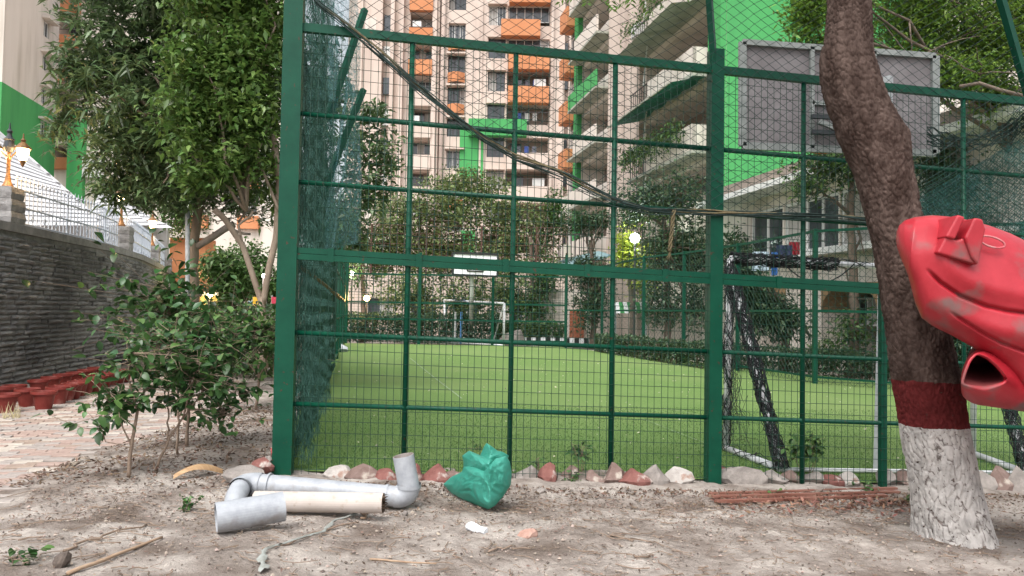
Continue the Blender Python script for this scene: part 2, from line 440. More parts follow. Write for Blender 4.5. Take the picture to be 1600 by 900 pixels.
# gate-post style pillars on the wall, each with a lamp, railings between
m_pil = mat('pillar_stone', (.20,.19,.185), (.33,.32,.31), scale=7, rough=.95, bump=.9, bscale=25, dist=.03)
m_rail = mat('railing_paint', (.33,.37,.43), (.42,.46,.52), scale=10, rough=.5)
m_bronze = mat('lamp_bronze', (.16,.08,.035), (.26,.14,.06), scale=14, rough=.4, metal=.4)
m_darkm = mat('dark_iron', (.04,.045,.05), rough=.5)
def sat(px):   # arc length where the wall passes behind picture column px
    lo, hi = 0, TL
    for _ in range(40):
        m_ = (lo+hi)/2; p, d = wp(m_); q = p-CAM; sx = 800+FX*(q.dot(rgt))/(q.dot(fwd))
        if sx < px: lo = m_
        else: hi = m_
    return lo
ZT = WH+.14
plist = [(14, .62), (197, .6), (243, .55), (263, .5)]
pil_s = []
names = ['grey split stone pillar on the wall at the left picture edge, carrying the double lamp', 'stone pillar on the wall between the two iron railings, with a single lamp',
         'third pale stone pillar on the curving wall, counted from the left', 'farthest stone pillar on the wall, next to the orange building']
for (px, h), lab in zip(plist, names):
    s = sat(px); pil_s.append(s); p, d = wp(s); nn = Vector((-d.y, d.x, 0)); c = p+nn*.2
    r_ = empty('stone_pillar', (c.x, c.y, ZT), lab, 'pillar', 'pillars along the top of the retaining wall')
    for k in range(3):
        hh = h/3; j = random.uniform(-.01, .01); w_ = .24+j
        bb = MB(); vs = []
        for z in (0, .5, 1):
            for ii in range(12):
                th = ii/12*4; side = int(th); t = th-side
                cor = [(-1,-1),(1,-1),(1,1),(-1,1),(-1,-1)]; a = cor[side]; c2 = cor[side+1]
                x = a[0]+(c2[0]-a[0])*t; y = a[1]+(c2[1]-a[1])*t
                k2 = 1-(.04 if z != .5 else random.uniform(-.05, .02))
                q = c+d*(x*w_*k2)+nn*(y*w_*k2); vs.append((q.x, q.y, ZT+.003+k*hh+z*(hh-.008)))
        fs = [(zz*12+ii, zz*12+(ii+1) % 12, (zz+1)*12+(ii+1) % 12, (zz+1)*12+ii) for zz in range(2) for ii in range(12)]+[tuple(24+ii for ii in range(12))]
        bb.add(vs, fs).build('stone', m_pil, r_)
m_globe = mat('lit_lamp_glass', (.9,.8,.6), rough=.4, emit=(1, .62, .27), estr=9)
def lamp(px, toph, double, lab):
    s = sat(px); p, d = wp(s); nn = Vector((-d.y, d.x, 0)); c = p+nn*.2; z0 = ZT+toph
    r_ = empty('garden_lamp', (c.x, c.y, z0), lab, 'lamp', 'lit lamps on the wall pillars')
    MB().lathe((c.x, c.y, z0), [(0,0),(.1,0),(.1,.03),(.06,.09),(.045,.16),(.04,.2),(.03,.25),(.028,.48),(.04,.5),(.04,.52),(.025,.55),(.025,.62),(0,.62)], 12).build('post', m_bronze, r_, smooth=True)
    def head(cx, cy, z, sc_=1):
        g = MB().lathe((cx, cy, z), [(0,0),(.05*sc_,0),(.085*sc_,.1*sc_),(.10*sc_,.2*sc_),(.0,.2*sc_)], 12).build('globe', m_globe, r_, smooth=False)
        cp = MB().lathe((cx, cy, z+.2*sc_), [(.0,.0),(.13*sc_,0),(.12*sc_,.03),(.05*sc_,.1*sc_),(.03*sc_,.12*sc_),(.045*sc_,.15*sc_),(.015*sc_,.18*sc_),(.01*sc_,.26*sc_),(0,.27*sc_)], 10).build('lamp_cap', m_bronze, r_, smooth=False)
        MB().lathe((cx, cy, z), [(0,-.12*sc_),(.02,-.09*sc_),(.055*sc_,0),(0,.002)], 8).build('lamp_base', m_bronze, r_)
        l = bpy.data.lights.new('lamp_light', 'POINT'); l.energy = 90; l.color = (1, .62, .28); l.shadow_soft_size = .12
        lo_ = bpy.data.objects.new('lamp_light', l); COL.objects.link(lo_); lo_.parent = r_; lo_.location = Vector((cx, cy, z+.1*sc_))-Vector((c.x, c.y, z0)); 
        return g
    if double:
        for sg in (-1, 1):
            a = c+d*0+rgt*sg*.24
            MB().tube([(c.x, c.y, z0+.5),(c.x+(a.x-c.x)*.5, c.y, z0+.62),(a.x, c.y, z0+.72)], .012, 6).build('arm', m_bronze, r_)
            head(a.x, c.y, z0+.48, 1.0)
        MB().lathe((c.x, c.y, z0+.62), [(0,0),(.05,0),(.09,.08),(.07,.2),(.09,.22),(.05,.26),(.03,.32),(.05,.36),(.02,.4),(.008,.5),(0,.52)], 10).build('finial', m_darkm, r_)
    else: head(c.x, c.y, z0+.56, 1.15)
lamp(20, .62, True, 'bronze double lantern lamp with two lit glass heads on the nearest pillar')
lamp(196, .6, False, 'single lit bronze lantern under the mango leaves, on the second pillar')
lamp(243, .55, False, 'lit lantern on the third pillar, glowing yellow through the leaves')
lamp(264, .5, False, 'farthest lit orange lantern, in front of the orange building')
def railing(s0, s1, lab, n):
    p0, d0 = wp(s0); r_ = empty('iron_railing', (p0.x, p0.y, ZT), lab, 'railing', 'railings along the top of the retaining wall')
    def W(s, z): p, d = wp(s); nn = Vector((-d.y, d.x, 0)); q = p+nn*.2; return Vector((q.x, q.y, ZT+z))
    for z in (.08, .36, .66):
        MB().tube([W(s0+(s1-s0)*i/6, z) for i in range(7)], .018, 5).build('rail', m_rail, r_)
    for i in range(n):
        s = s0+(s1-s0)*(i+.5)/n; a = W(s, .02)
        big = i % 13 == 0
        bb = MB().bar(a, W(s, .82), .03 if big else .016)
        t = W(s, .82); bb.lathe(t, [(.016,0),(.028,.03),(.012,.07),(.0,.13)], 6)
        if i % 3 == 1:
            cz = W(s, .2); dd = (W(s+.03, .2)-cz).normalized()
            bb.tube([cz+Vector((0,0,.07)), cz+dd*.05, cz-Vector((0,0,.07)), cz-dd*.05, cz+Vector((0,0,.07))], .008, 4)
        bb.build('picket', m_rail, r_)
railing(pil_s[0]+.35, pil_s[1]-.3, 'blue grey spiked iron railing between the double lamp pillar and the second pillar', 34)
railing(pil_s[1]+.3, pil_s[2]-.3, 'blue grey spiked iron railing between the second and third pillars', 26)
railing(pil_s[2]+.35, pil_s[3]-.3, 'short spiked iron railing just before the farthest wall pillar', 14)
# ================================================================ COURT FENCE (front)
m_green = mat('gloss_green_paint', (.001,.047,.026), (.003,.062,.034), scale=5, rough=.42, bump=.2, bscale=18, spec=.22, dist=.006, c3=(.055,.035,.022), s3=26, t3=(.66,.70))
m_wire = mat('green_wire', (.006,.035,.022), rough=.5)
m_dwire = mat('dark_cord', (.012,.03,.026), (.03,.05,.05), scale=20, rough=.7)
fr = empty('court_fence', FP(CX, 0), 'tall dark green welded mesh fence along the front of the turf court', 'fence')
TOPV = zat(110, 1115, FP(Fu(1115, 110).x, 0).y) + .035*Fu(1115,110).x
U = {}
def postx(px, py): return Fu(px, py).x
pxs = [(635,520),(799,530),(956,545),(1254,560),(1380,560),(1506,590)]
BU = postx(1117, 500)
def vrail(px, py): p = Fu(px, py); return p.z+.035*p.x    # v-height on the fence plane
vtop = vrail(800, 77); vmid = vrail(800, 416)
lv = [vrail(800, 206), vrail(800, 309), vrail(800, 535), vrail(800, 642)]
print('fence v', vtop, vmid, lv)
def vpost(u, v0, v1, wd, name='post', off=0):
    a = FP(u, v0, off); c = FP(u, v1, off); return MB().obox(a-Vector((wd/2, wd/2, 0)), (wd, .149*wd, 0), (-.149*wd, wd, 0), c-a)
ur = 8.5
vpost(CX, -.15, vtop+1.2, .15).build('post', m_green, fr)
vpost(BU, -.15, vtop+.18, .115).build('post', m_green, fr)
vpost(7.6, -.15, vtop+.1, .115).build('post', m_green, fr)
for px, py in pxs:
    u = postx(px, py)
    if 1370 < px < 1390: vpost(u, -.1, vtop, .055).build('post', m_green, fr)
    else: MB().tube([FP(u, -.1, .0), FP(u, vtop, .0)], .0225, 10).build('upright', m_green, fr, smooth=True)
for u in (6.0, 6.9): MB().tube([FP(u, -.1, .0), FP(u, vtop, .0)], .0225, 10).build('upright', m_green, fr, smooth=True)
for a, b_ in ((CX+.06, BU-.055), (BU+.055, ur)):
    MB().obox(FP(a, vtop-.035, .03), FP(b_, vtop-.035)-FP(a, vtop-.035), FP(0,0,-.05)-FP(0,0), (0,0,.07)).build('top_rail', m_green, fr)
    # doubled middle rail: two flat sections with a seam
    MB().obox(FP(a, vmid-.052, .045), FP(b_, vmid-.052)-FP(a, vmid-.052), FP(0,0,-.06)-FP(0,0), (0,0,.048)).build('middle_rail', m_green, fr)
    MB().obox(FP(a, vmid+.0, .038), FP(b_, vmid)-FP(a, vmid), FP(0,0,-.06)-FP(0,0), (0,0,.046)).build('middle_rail', m_green, fr)
    for v in lv: MB().tube([FP(a, v, .0), FP(b_, v, .0)], .02, 10).build('rail', m_green, fr, smooth=True)
for px in (518, 655, 790, 917, 1038, 1215):
    u = postx(px, 415)
    if abs(u-BU) > .1:
        vs = MB(); vs.obox(FP(u-.03, vmid-.058, .052), (.05, .0075, 0), FP(0,0,-.02)-FP(0,0), (0,0,.11)).build('clamp', m_green, fr)
# welded wires (hair thin, hundreds of them: one part each way)
b = MB(); u = CX+.08; j = 0
while u < ur:
    uu = u+random.gauss(0, .0015); b.tube([FP(uu, .02, .028), FP(uu+random.gauss(0,.003), vtop*.5, .028+random.gauss(0,.003)), FP(uu, vtop-.03, .028)], .0027, 3, cap=False); u += .0595
b.build('mesh_wire', m_wire, fr, kind='stuff')
b = MB(); v = .06
while v < vtop-.04:
    b.tube([FP(CX+.07+ (ur-CX-.07)*i/14, v+random.gauss(0,.0018), .032) for i in range(15)], .0027, 3, cap=False); v += .0965
b.build('mesh_wire', m_wire, fr, kind='stuff')
# leaning arm on the middle post
arm0 = FP(BU, vtop+.05, .02); arm1 = at(1106, -30, arm0.y-.15)
MB().bar(arm0+Vector((-.035,0,0)), arm1, .05, .05).build('brace_arm', m_green, fr)
MB().bar(at(1612, 165, 7.25), at(1556, -30, 7.1), .06).build('brace_arm', m_green, fr)

# --- knotted top net with its gathered hem rope
hem = [(484,-25),(497,8),(540,42),(600,92),(650,135),(700,176),(750,214),(800,246),(870,271),(950,311),(1010,328),(1115,333),(1200,336),(1300,338),(1370,346),(1480,375),(1560,400),(1680,430)]
def offp(px, py, off): 
    p = Fu(px, py); n = Vector((.149, -1, 0)).normalized(); return p+n*off
hp = [offp(x, y, .075) for x, y in hem]
net = empty('hanging_net', (hp[11].x, hp[11].y, hp[11].z), 'black diamond mesh net draped over the upper fence above a sagging rope hem', 'net')
def resample(pts, step):
    out = [pts[0]]; acc = 0
    for a, c in zip(pts, pts[1:]):
        L_ = (c-a).length; d = step-acc
        while d <= L_: out.append(a.lerp(c, d/L_)); d += step
        acc = L_-(d-step)
    return out
hr = resample(hp, .06)
m_rope = mat('frayed_rope', (.10,.085,.05), (.19,.15,.08), scale=25, rough=.9, bump=.5)
m_netr = mat('gathered_net', (.012,.024,.02), (.035,.06,.055), scale=25, rough=.8)
for nm, mm, cnt, rr, sp in (('hem_rope', m_rope, 2, .007, .014), ('gathered_cord', m_netr, 13, .0038, .020)):
    b = MB()
    for k in range(cnt):
        ph = random.uniform(0, 6.3); fr_ = random.uniform(.08, .3)
        pp = []
        for i, p in enumerate(hr):
            tight = .45+.75*abs(math.sin(i*.11))*(1 if p.x < BU else .55)
            sag = (.03 if k % 3 else .09)*max(0, math.sin(i*.05+k))*(1 if nm != 'hem_rope' else 0)
            pp.append(p+Vector((math.cos(ph+i*fr_)*sp*tight, math.sin(ph*2+i*.21)*sp*.6, math.sin(ph+i*fr_)*sp*tight-sag*.6)))
        b.tube(pp, rr, 5)
    b.build(nm, mm, net, smooth=True, kind=None if cnt == 2 else 'stuff')
# diamond net above the hem: two families of strands
def hemz(u):
    for a, c in zip(hp, hp[1:]):
        if a.x <= u <= c.x: return a.z+(c.z-a.z)*(u-a.x)/(c.x-a.x)
    return hp[0].z if u < hp[0].x else hp[-1].z
b = MB(); ZTOP = 5.6; dx, dzz = .135, .088
def netp(u, z):
    n = Vector((.149, -1, 0)).normalized(); o = .05+.05*math.sin(u*1.1)*min(1, max(0, (z-3)))+.02*math.sin(u*5+z*3)
    w1 = .05*mn.noise(Vector((u*.9, z*.9, 3)))+.018*mn.noise(Vector((u*3, z*3, 8)))
    w2 = .05*mn.noise(Vector((u*.9, z*.9, 9)))+.018*mn.noise(Vector((u*3, z*3, 18)))
    return Vector((u+w1, Y0+.149*u, z+w2))+n*(o+.03)
i = 0; slope = dzz/dx
for s in (1, -1):
    c = -12.0
    while c < 14:
        # line z = ZREF + s*slope*(u-c)
        run = []
        u = hp[0].x
        while u < ur+.2:
            z = 2.0+s*slope*(u-c)
            if hemz(u)-.01 < z < ZTOP: run.append(netp(u, z))
            elif len(run): 
                if len(run) > 1: b.tube(run, .0024, 3, cap=False)
                run = []
            u += .10
        if len(run) > 1: b.tube(run, .0024, 3, cap=False)
        c += dx
b.build('net_cord', m_dwire, net, kind='stuff')
# rope end dangling below the hem, right of centre
q = offp(1048, 330, .08); b = MB()
for k in range(3):
    b.tube([q+Vector((.012*math.cos(i*.9+k*2.1)-.025*i/12*1.2, -.012*math.sin(i*.9+k*2.1), -.36*i/14)) for i in range(15)], .008, 6)
for k in range(8): b.tube(strand(q+Vector((-.03,0,-.35)), q+Vector((-.03+random.gauss(0,.025),0,-.44)), 3, .004), .002, 4)
b.build('dangling_rope', m_rope, label='twisted tan rope end dangling from the net hem between the centre posts', cat='rope', smooth=True)

# ================================================================ LEFT SIDE FENCE (receding)
C0 = FP(CX, 0); SD = Vector((-.2, 1, 0)).normalized(); SL = 26.2
def SP(s, v, off=0): p = C0+SD*s; nrm = Vector((SD.y, -SD.x, 0)); q = p+nrm*off; return Vector((q.x, q.y, gz(q.x, q.y)+v))
sf = empty('side_fence', tuple(SP(0,0)), 'left side fence of the court running back from the corner post, hung with chain mesh', 'fence')
sp_l = [3.0, 6.2, 9.4, 12.6, 16, 19.5, 23, 26.2]
for s in sp_l: MB().obox(SP(s, -.1)-Vector((.04,.04,0)), (.08,0,0), (0,.08,0), (0,0,vtop+.1)).build('post', m_green, sf)
for v in (.12, vmid, vtop): MB().bar(SP(.1, v), SP(SL, v), .05).build('rail', m_green, sf)
for v in lv: MB().bar(SP(.1, v, .01), SP(SL, v, .01), .035).build('rail', m_green, sf)
b = MB()   # chain mesh: zig-zag strands
dg = .11
for s in (1, -1):
    c = -5.0
    while c < 14:
        a0 = max(c, .1) if s > 0 else max(c-vtop, .1); a1 = min(c+vtop, 13) if s > 0 else min(c, 13)
        if a1 > a0:
            z0 = (a0-c) if s > 0 else (c-a0); z1 = (a1-c) if s > 0 else (c-a1)
            n_ = 6
            b.tube([SP(a0+(a1-a0)*i/n_, max(.02, z0+(z1-z0)*i/n_)+random.gauss(0,.01), .03+random.gauss(0,.012)) for i in range(n_+1)], .003, 3, cap=False)
        c += dg
s = .15
while s < 9: b.tube([SP(s, .02, .04), SP(s, vtop, .04)], .003, 3, cap=False); s += .12
b.build('mesh_wire', m_wire, sf, kind='stuff')
# bunched nets hanging inside the side fence
m_bn = mat('bunched_net_cord', (.02,.078,.055), (.06,.14,.115), scale=12, rough=.8)
bn = empty('bunched_net', tuple(SP(2.0, 3.0, .2)), 'bunched dark blue green net hanging in folds just inside the corner post', 'net')
b = MB()
def curtain(b, s0, s1, v0, v1, off, ns, nv, amp, r, diag):
    def cp(a, c):
        s = s0+(s1-s0)*a; v = v0+(v1-v0)*c
        return SP(s+.05*math.sin(v*7+a*9), v, off+amp*math.sin(a*23+v*.8)+.05*mn.noise(Vector((s*5, v*5, off*9))))
    for k in range(ns):
        a0 = k/ns; pp = []
        for i in range(nv+1):
            a = (a0+diag*i/nv*1.1+(.012 if i % 2 else -.012)) ; a = a % 1.0
            if i and abs(a-last) > .5:
                if len(pp) > 1: b.tube(pp, r, 3, cap=False)
                pp = []
            last = a; pp.append(cp(a, i/nv)+Vector((random.gauss(0,.008), random.gauss(0,.008), 0)))
        if len(pp) > 1: b.tube(pp, r, 3, cap=False)
curtain(b, .1, 5.5, .05, 5.0, .14, 74, 60, .05, .0018, 1); curtain(b, .1, 5.5, .05, 5.0, .16, 74, 60, .05, .0018, -1)
curtain(b, .1, 2.4, .05, 5.1, .09, 40, 60, .06, .002, 1); curtain(b, .1, 2.4, .05, 5.1, .09, 40, 60, .06, .002, -1)
b.build('folded_net', m_bn, bn, kind='stuff')
# translucent shade cloth panels
m_shade = clothmat('shade_net_blue_green', (.06,.18,.18), .5, (.15,.29,.31), scale=2.5)
def shade_at(quad, Y0_, Y1_, nm, lab, n=22, amp=.05, mm=None, parent=None, cat='shade net'):
    """quad: four picture corners tl,tr,br,bl ; Y0_ left depth, Y1_ right depth"""
    P = []
    for i in range(n+1):
        row = []
        for j in range(n+1):
            a, c = i/n, j/n
            x = (quad[0][0]*(1-a)+quad[1][0]*a)*(1-c)+(quad[3][0]*(1-a)+quad[2][0]*a)*c
            y = (quad[0][1]*(1-a)+quad[1][1]*a)*(1-c)+(quad[3][1]*(1-a)+quad[2][1]*a)*c
            p = at(x, y, Y0_+(Y1_-Y0_)*a)
            p += Vector((.6*amp*math.sin(c*5+a*17), amp*math.sin(a*21+c*4)+amp*mn.noise(p*4), amp*.5*mn.noise(p*3+Vector((9,9,9))))); row.append(p)
        P.append(row)
    c0 = P[n//2][n//2]
    return MB().grid(P).build(nm, mm or m_shade, loc=tuple(c0), smooth=True, label=lab, cat=cat)
shade_at([(470,-60),(562,-60),(560,150),(470,165)], 7.0, 9.2, 'shade_net', 'torn blue green shade net hanging above the side fence beside the corner post')
shade_at([(540,120),(566,150),(560,380),(505,390)], 8.8, 10.2, 'shade_net', 'pale blue shade net sheet hanging slanted between the two leaning green poles')
shade_at([(472,160),(545,150),(520,300),(474,420)], 7.2, 8.6, 'shade_net', 'dark shade net sheet folded along the upper side fence', mm=clothmat('shade_net_dark', (.02,.08,.08), .30, (.05,.14,.14), 4))
for a, c, Y, lab in (((570,15),(512,185),8.6,'upper leaning green pole tied to the side fence'), ((568,140),(505,300),9.2,'lower leaning green pole beside the blue shade net'), ((512,185),(478,300),8.4,None)):
    if lab: MB().bar(at(*a, Y), at(*c, Y-.4), .06).build('leaning_pole', m_green, label=lab, cat='pole', loc=tuple(at(*c, Y-.4)))
# ragged orange-brown edge of a torn sheet inside the corner
e = [at(462,412,6.9), at(490,432,7.5), at(510,447,8.0), at(533,468,8.6)]
e2 = [p+Vector((0,.05,-.05+random.uniform(-.02,.02))) for p in e]
MB().tube(resample(e, .12), .018, 5).build('torn_rope', m_rope, label='frayed brown rope sagging along the side fence under the middle rail', cat='rope')

# net heap on the right
m_teal = clothmat('net_teal', (.03,.12,.12), .55, (.08,.25,.24), 3)
rn = empty('net_heap', at(1520, 260, 7.7), 'sagging blue green net bunched on the right half of the fence behind the trunk', 'net')
b = MB()
def heap(px, py): return at(px, py, 7.55+.25*math.sin(px*.03)+.12*mn.noise(Vector((px*.02, py*.02, 0))))
for s in (1, -1):
    for k in range(-30, 75):
        pp = []
        for i in range(34):
            py = 175+i*6; px = 1395+k*6+s*i*6*.9*1.2
            top = 330-(px-1400)*.78+18*math.sin(px*.05); 
            if px < 1402 or px > 1660 or py < top:
                if len(pp) > 1: b.tube(pp, .0034, 3, cap=False)
                pp = []; continue
            pp.append(heap(px+random.gauss(0, 1), py+12*math.sin(px*.03)))
        if len(pp) > 1: b.tube(pp, .0034, 3, cap=False)
b.build('net_cord', m_bn, rn, kind='stuff')
P = [[heap(1425+i*9, max(180, 318-i*5.2)+j*(380-max(180, 318-i*5.2))/12)+Vector((0,.12,0)) for j in range(13)] for i in range(27)]
MB().grid(P).build('net_sheet', m_teal, rn, smooth=True)
b = MB()
for k in range(12):
    b.tube([heap(1440+i*10, 205-i*1.6+20*math.sin(i*.2)+random.gauss(0, 4)+k*2)-Vector((0,.1,0)) for i in range(20)], .006, 4)
b.build('gathered_cord', m_netr, rn, kind='stuff')

# ================================================================ BASKETBALL HOOP (near, seen from behind)
m_bb = mat('backboard_grey', (.18,.165,.17), (.235,.22,.225), scale=6, rough=.7)
m_bbf = mat('backboard_frame', (.2,.22,.21), (.3,.32,.31), scale=9, rough=.55)
m_dg = mat('grimy_white_pole', (.34,.36,.37), (.5,.52,.53), scale=9, rough=.5)
BY = 7.75
hoop = empty('basketball_hoop', at(1380, 742, BY-.2), 'grey basketball backboard seen from behind on a pale pole, behind the tree trunk', 'basketball hoop')
tl, tr, br_, bl = at(1160,66,BY), at(1461,88,BY), at(1461,240,BY), at(1160,228,BY)
def bi(a, c, d=0):
    p = (tl*(1-a)+tr*a)*(1-c)+(bl*(1-a)+br_*a)*c; return p+Vector((0, d, 0))
MB().add([bi(0,0,.02),bi(1,0,.02),bi(1,1,.02),bi(0,1,.02),bi(0,0,.045),bi(1,0,.045),bi(1,1,.045),bi(0,1,.045)], [(0,1,2,3),(7,6,5,4),(0,4,5,1),(1,5,6,2),(2,6,7,3),(3,7,4,0)]).build('backboard', m_bb, hoop)
for (a, c, w_) in ((( .0,.0),(1,.0),.07),((.0,1),(1,1),.09),((0,0),(0,1),.09),((1,0),(1,1),.09),((.36,0),(.36,1),.05),((.68,0),(.68,1),.05),((.36,.55),(.68,.55),.05)):
    MB().bar(bi(*a), bi(*c), .05, w_*.8).build('frame_bar', m_bbf, hoop)
for yy in (182, 206): MB().bar(at(1268, yy, BY-.08), at(1335, yy+3, BY-.08), .05, .04).build('bracket', m_darkm, hoop)
MB().bar(at(1372, 755, BY-.15), at(1388, 120, BY-.02), .07, .07).build('pole', m_dg, hoop)
MB().bar(at(1280, 190, BY-.1), at(1385, 235, BY-.1), .045).build('support_arm', m_bbf, hoop)
rc = bi(.52, .92, .32); 
MB().tube([(rc.x+.225*math.cos(t*math.pi/12), rc.y+.225*math.sin(t*math.pi/12), rc.z) for t in range(25)], .01, 6).build('rim', mat('rim_orange', (.5,.12,.03), rough=.5), hoop, smooth=True)

# ================================================================ GOALS
m_goal = mat('goal_white', (.55,.56,.58), (.75,.75,.76), scale=12, rough=.5)
m_blacknet = mat('black_net', (.012,.013,.014), (.035,.038,.04), scale=30, rough=.9)
def goal_near():
    base = at(1132, 705, 8.3)
    r_ = empty('football_goal', (base.x, base.y, gz(base.x, base.y)), 'near white football goal with its black net wound round the bars', 'goal')
    A = G(1134, 706); B = G(1222, 740); A2 = G(1520, 714); B2 = G(1604, 745)
    A.z += .04; B.z += .04; A2.z += .04; B2.z += .04
    At = at(1141, 404, A.y); Bt = at(1152, 440, A.y-.1); A2t = at(1524, 424, A2.y)
    for nm, p, q in (('post', A, At), ('crossbar', At, A2t), ('post', A2, A2t), ('base_bar', A, B), ('base_bar', A2, B2), ('back_bar', B, B2), ('back_stay', B, At.lerp(A, .04)), ('back_stay', B2, A2t.lerp(A2, .04))):
        MB().tube([p, q], .035 if nm != 'back_bar' else .02, 10).build(nm, m_goal, r_, smooth=True)
    b = MB()
    def wrap(p, q, n, rad, r=.004):
        L_ = (q-p).length
        for k in range(n):
            N = max(6, int(L_/.07)); ph = random.uniform(0, 6.3); f = random.uniform(.3, 1.1)*random.choice((-1, 1)); pp = []
            d = (q-p).normalized(); a = d.orthogonal().normalized(); c = d.cross(a)
            for i in range(N+1):
                rr = rad*(1+.35*math.sin(i*.7+ph)); pp.append(p.lerp(q, i/N)+(a*math.cos(ph+i*f)+c*math.sin(ph+i*f))*rr+Vector((random.gauss(0,.008),)*3))
            b.tube(pp, r, 4, cap=False)
    wrap(At, A, 22, .042); wrap(At.lerp(A, .04), B, 46, .055, .005); wrap(At, At.lerp(A2t, .42), 42, .055, .005); wrap(A2t.lerp(A2,.04), B2, 44, .055, .005); wrap(At.lerp(A2t,.42), A2t, 6, .04); wrap(A, B, 5, .05)
    for k in range(30): b.tube(strand(At.lerp(A, random.random()), A.lerp(B, random.uniform(.05,.5))+Vector((0,0,random.uniform(0,.5))), 6, .05), .0025, 3, cap=False)
    # loose loop of cord hanging under the crossbar
    for px0, px1, dp in ((1225, 1335, 30), (1290, 1300, 12)):
        b.tube([at(px0+(px1-px0)*t/10, 412+dp*4*(t/10)*(1-t/10), A.y-.05) for t in range(11)], .007, 4)
    b.build('wound_net', m_blacknet, r_, kind='stuff')
goal_near()
def goal_far():
    a = G(697, 536); c = G(787, 541)
    r_ = empty('football_goal', tuple(a), 'far white football goal standing at the other end of the turf', 'goal')
    at_ = at(694, 469, a.y); ct = at(788, 474, c.y)
    for p, q in ((a, at_), (at_, ct), (c, ct)): MB().tube([p, q], .045, 8).build('goal_bar', m_goal, r_, smooth=True)
    for p, q, r in ((a+Vector((0,.02,.04)), c+Vector((0,.02,.04)), .04), (at_, a+Vector((-.25,1.0,0)), .03), (ct, c+Vector((-.5,1.0,0)), .03)): MB().tube([p, q], r, 6).build('back_bar', m_goal, r_)
goal_far()
# far hoop
FYb = 31.5
fh = empty('basketball_hoop', G(737, 539), 'far basketball hoop with white board outlined in black at the end of the turf', 'basketball hoop')
f0, f1, f2, f3 = at(707,395,FYb), at(778,398,FYb), at(777,432,FYb), at(707,429,FYb)
m_white = mat('clean_white', (.80,.80,.82), rough=.5); m_black = mat('black_paint', (.02,.02,.02), rough=.5)
MB().obox(f3, f2-f3, (0,.05,0), f0-f3).build('backboard', m_white, fh)
for p, q in ((f0,f1),(f1,f2),(f2,f3),(f3,f0)): MB().bar(p+Vector((0,-.02,0)), q+Vector((0,-.02,0)), .05, .08).build('border', m_black, fh)
def fbi(a, c): return f0.lerp(f1, a)*(1-c)+f3.lerp(f2, a)*c+Vector((0,-.02,0))
for p, q in (((.33,.3),(.68,.3)),((.33,.3),(.33,.8)),((.68,.3),(.68,.8)),((.33,.8),(.68,.8))): MB().bar(fbi(*p), fbi(*q), .03, .05).build('target_line', m_black, fh)
MB().tube([at(737, 431, FYb+.15), G(736, 536)], .09, 8).build('pole', mat('pole_grey_white', (.5,.5,.5), (.6,.6,.6)), fh, smooth=True)
MB().tube([(f3.x+.95+.22*math.cos(t*math.pi/8), FYb-.3+.22*math.sin(t*math.pi/8), f3.z+.2) for t in range(17)], .012, 5).build('rim', bpy.data.materials['rim_orange'], fh)
# ================================================================ PIPES
m_pvc = mat('pvc_grey', (.27,.285,.31), (.38,.395,.42), scale=9, rough=.42, bump=.08, bscale=40, c3=(.22,.20,.185), s3=7, t3=(.56,.72), spec=.4)
m_mark = mat('printed_marking', (.09,.09,.1), rough=.6)
m_pvci = mat('pvc_inside_dirty', (.24,.2,.18), (.33,.29,.27), scale=7, rough=.8)
m_dusty = mat('dusty_cream_pipe', (.40,.345,.305), (.50,.44,.40), scale=5, rough=.8, c3=(.36,.28,.22), s3=16, t3=(.6,.7))
def pipe(b, pts, R, th=.006, seg=24):
    b.cur = 0; b.tube(pts, R, seg, cap=False)
def hollow(name, p, q, R, mats, parent, th=.007, seg=28, smooth=True, **kw):
    """open pipe with real wall thickness"""
    b = MB(); p = Vector(p); q = Vector(q); d = (q-p).normalized(); a = d.orthogonal().normalized(); c = d.cross(a); n = 8
    rings = [(p.lerp(q, i/n), R) for i in range(n+1)]+[(q, R-th)]+[(p.lerp(q, 1-i/n), R-th) for i in range(n+1)]+[(p, R)]
    for (o, r) in rings:
        for k in range(seg): t = 2*math.pi*k/seg; b.v.append(tuple(o+(a*math.cos(t)+c*math.sin(t))*r))
    for i in range(len(rings)-1):
        for k in range(seg):
            k2 = (k+1) % seg; b.f.append((i*seg+k, i*seg+k2, (i+1)*seg+k2, (i+1)*seg+k)); b.mi.append(0 if i < n or i == 2*n+2 else 1)
    o = b.build(name, mats, parent, smooth=False, **kw)
    return o
# long pipe with elbows
Ra = .0715; YA = 5.40
pA = at(404, 756, YA+.08); pB = at(622, 776, YA)
lp = empty('drain_pipe', (pA.x, pA.y, gd(pA.x, pA.y)), 'long pale grey plastic pipe with elbows, its open right end standing upright', 'pipe')
n_ = 10
def arc(p, d0, d1, R, n=8):
    """bend from direction d0 to d1 starting at p"""
    out = []; pp = Vector(p); 
    for i in range(n+1):
        t = i/n; d = (d0*(1-t)+d1*t).normalized(); out.append(pp.copy()); pp = pp+d*R/n
    return out
dAB = (pB-pA).normalized()
MB().tube([pA.lerp(pB, i/6) for i in range(7)], Ra, 24, cap=False).build('pipe_run', m_pvc, lp, smooth=True)
b = MB()   # faint printed dashes along the run
for k in range(46):
    if k % 9 in (6, 7): continue
    t = .10+.8*k/46; q = pA.lerp(pB, t)+Vector((0, -Ra*.93, -Ra*.36-.0)); b.bar(q, q+dAB*.009, .001, .006)
b.build('printed_marking', m_mark, lp)
topR = at(630, 716, YA-.02); 
dUp = (topR-at(629, 770, YA)).normalized()
eb = arc(pB-dAB*.02, dAB, dUp, .14)
MB().tube(eb, Ra+.006, 24, cap=False).build('elbow', m_pvc, lp, smooth=True)
hollow('upright_pipe', eb[-1]-dUp*.01, topR+Vector((0,0,.02)), Ra+.002, [m_pvc, m_pvci], lp)
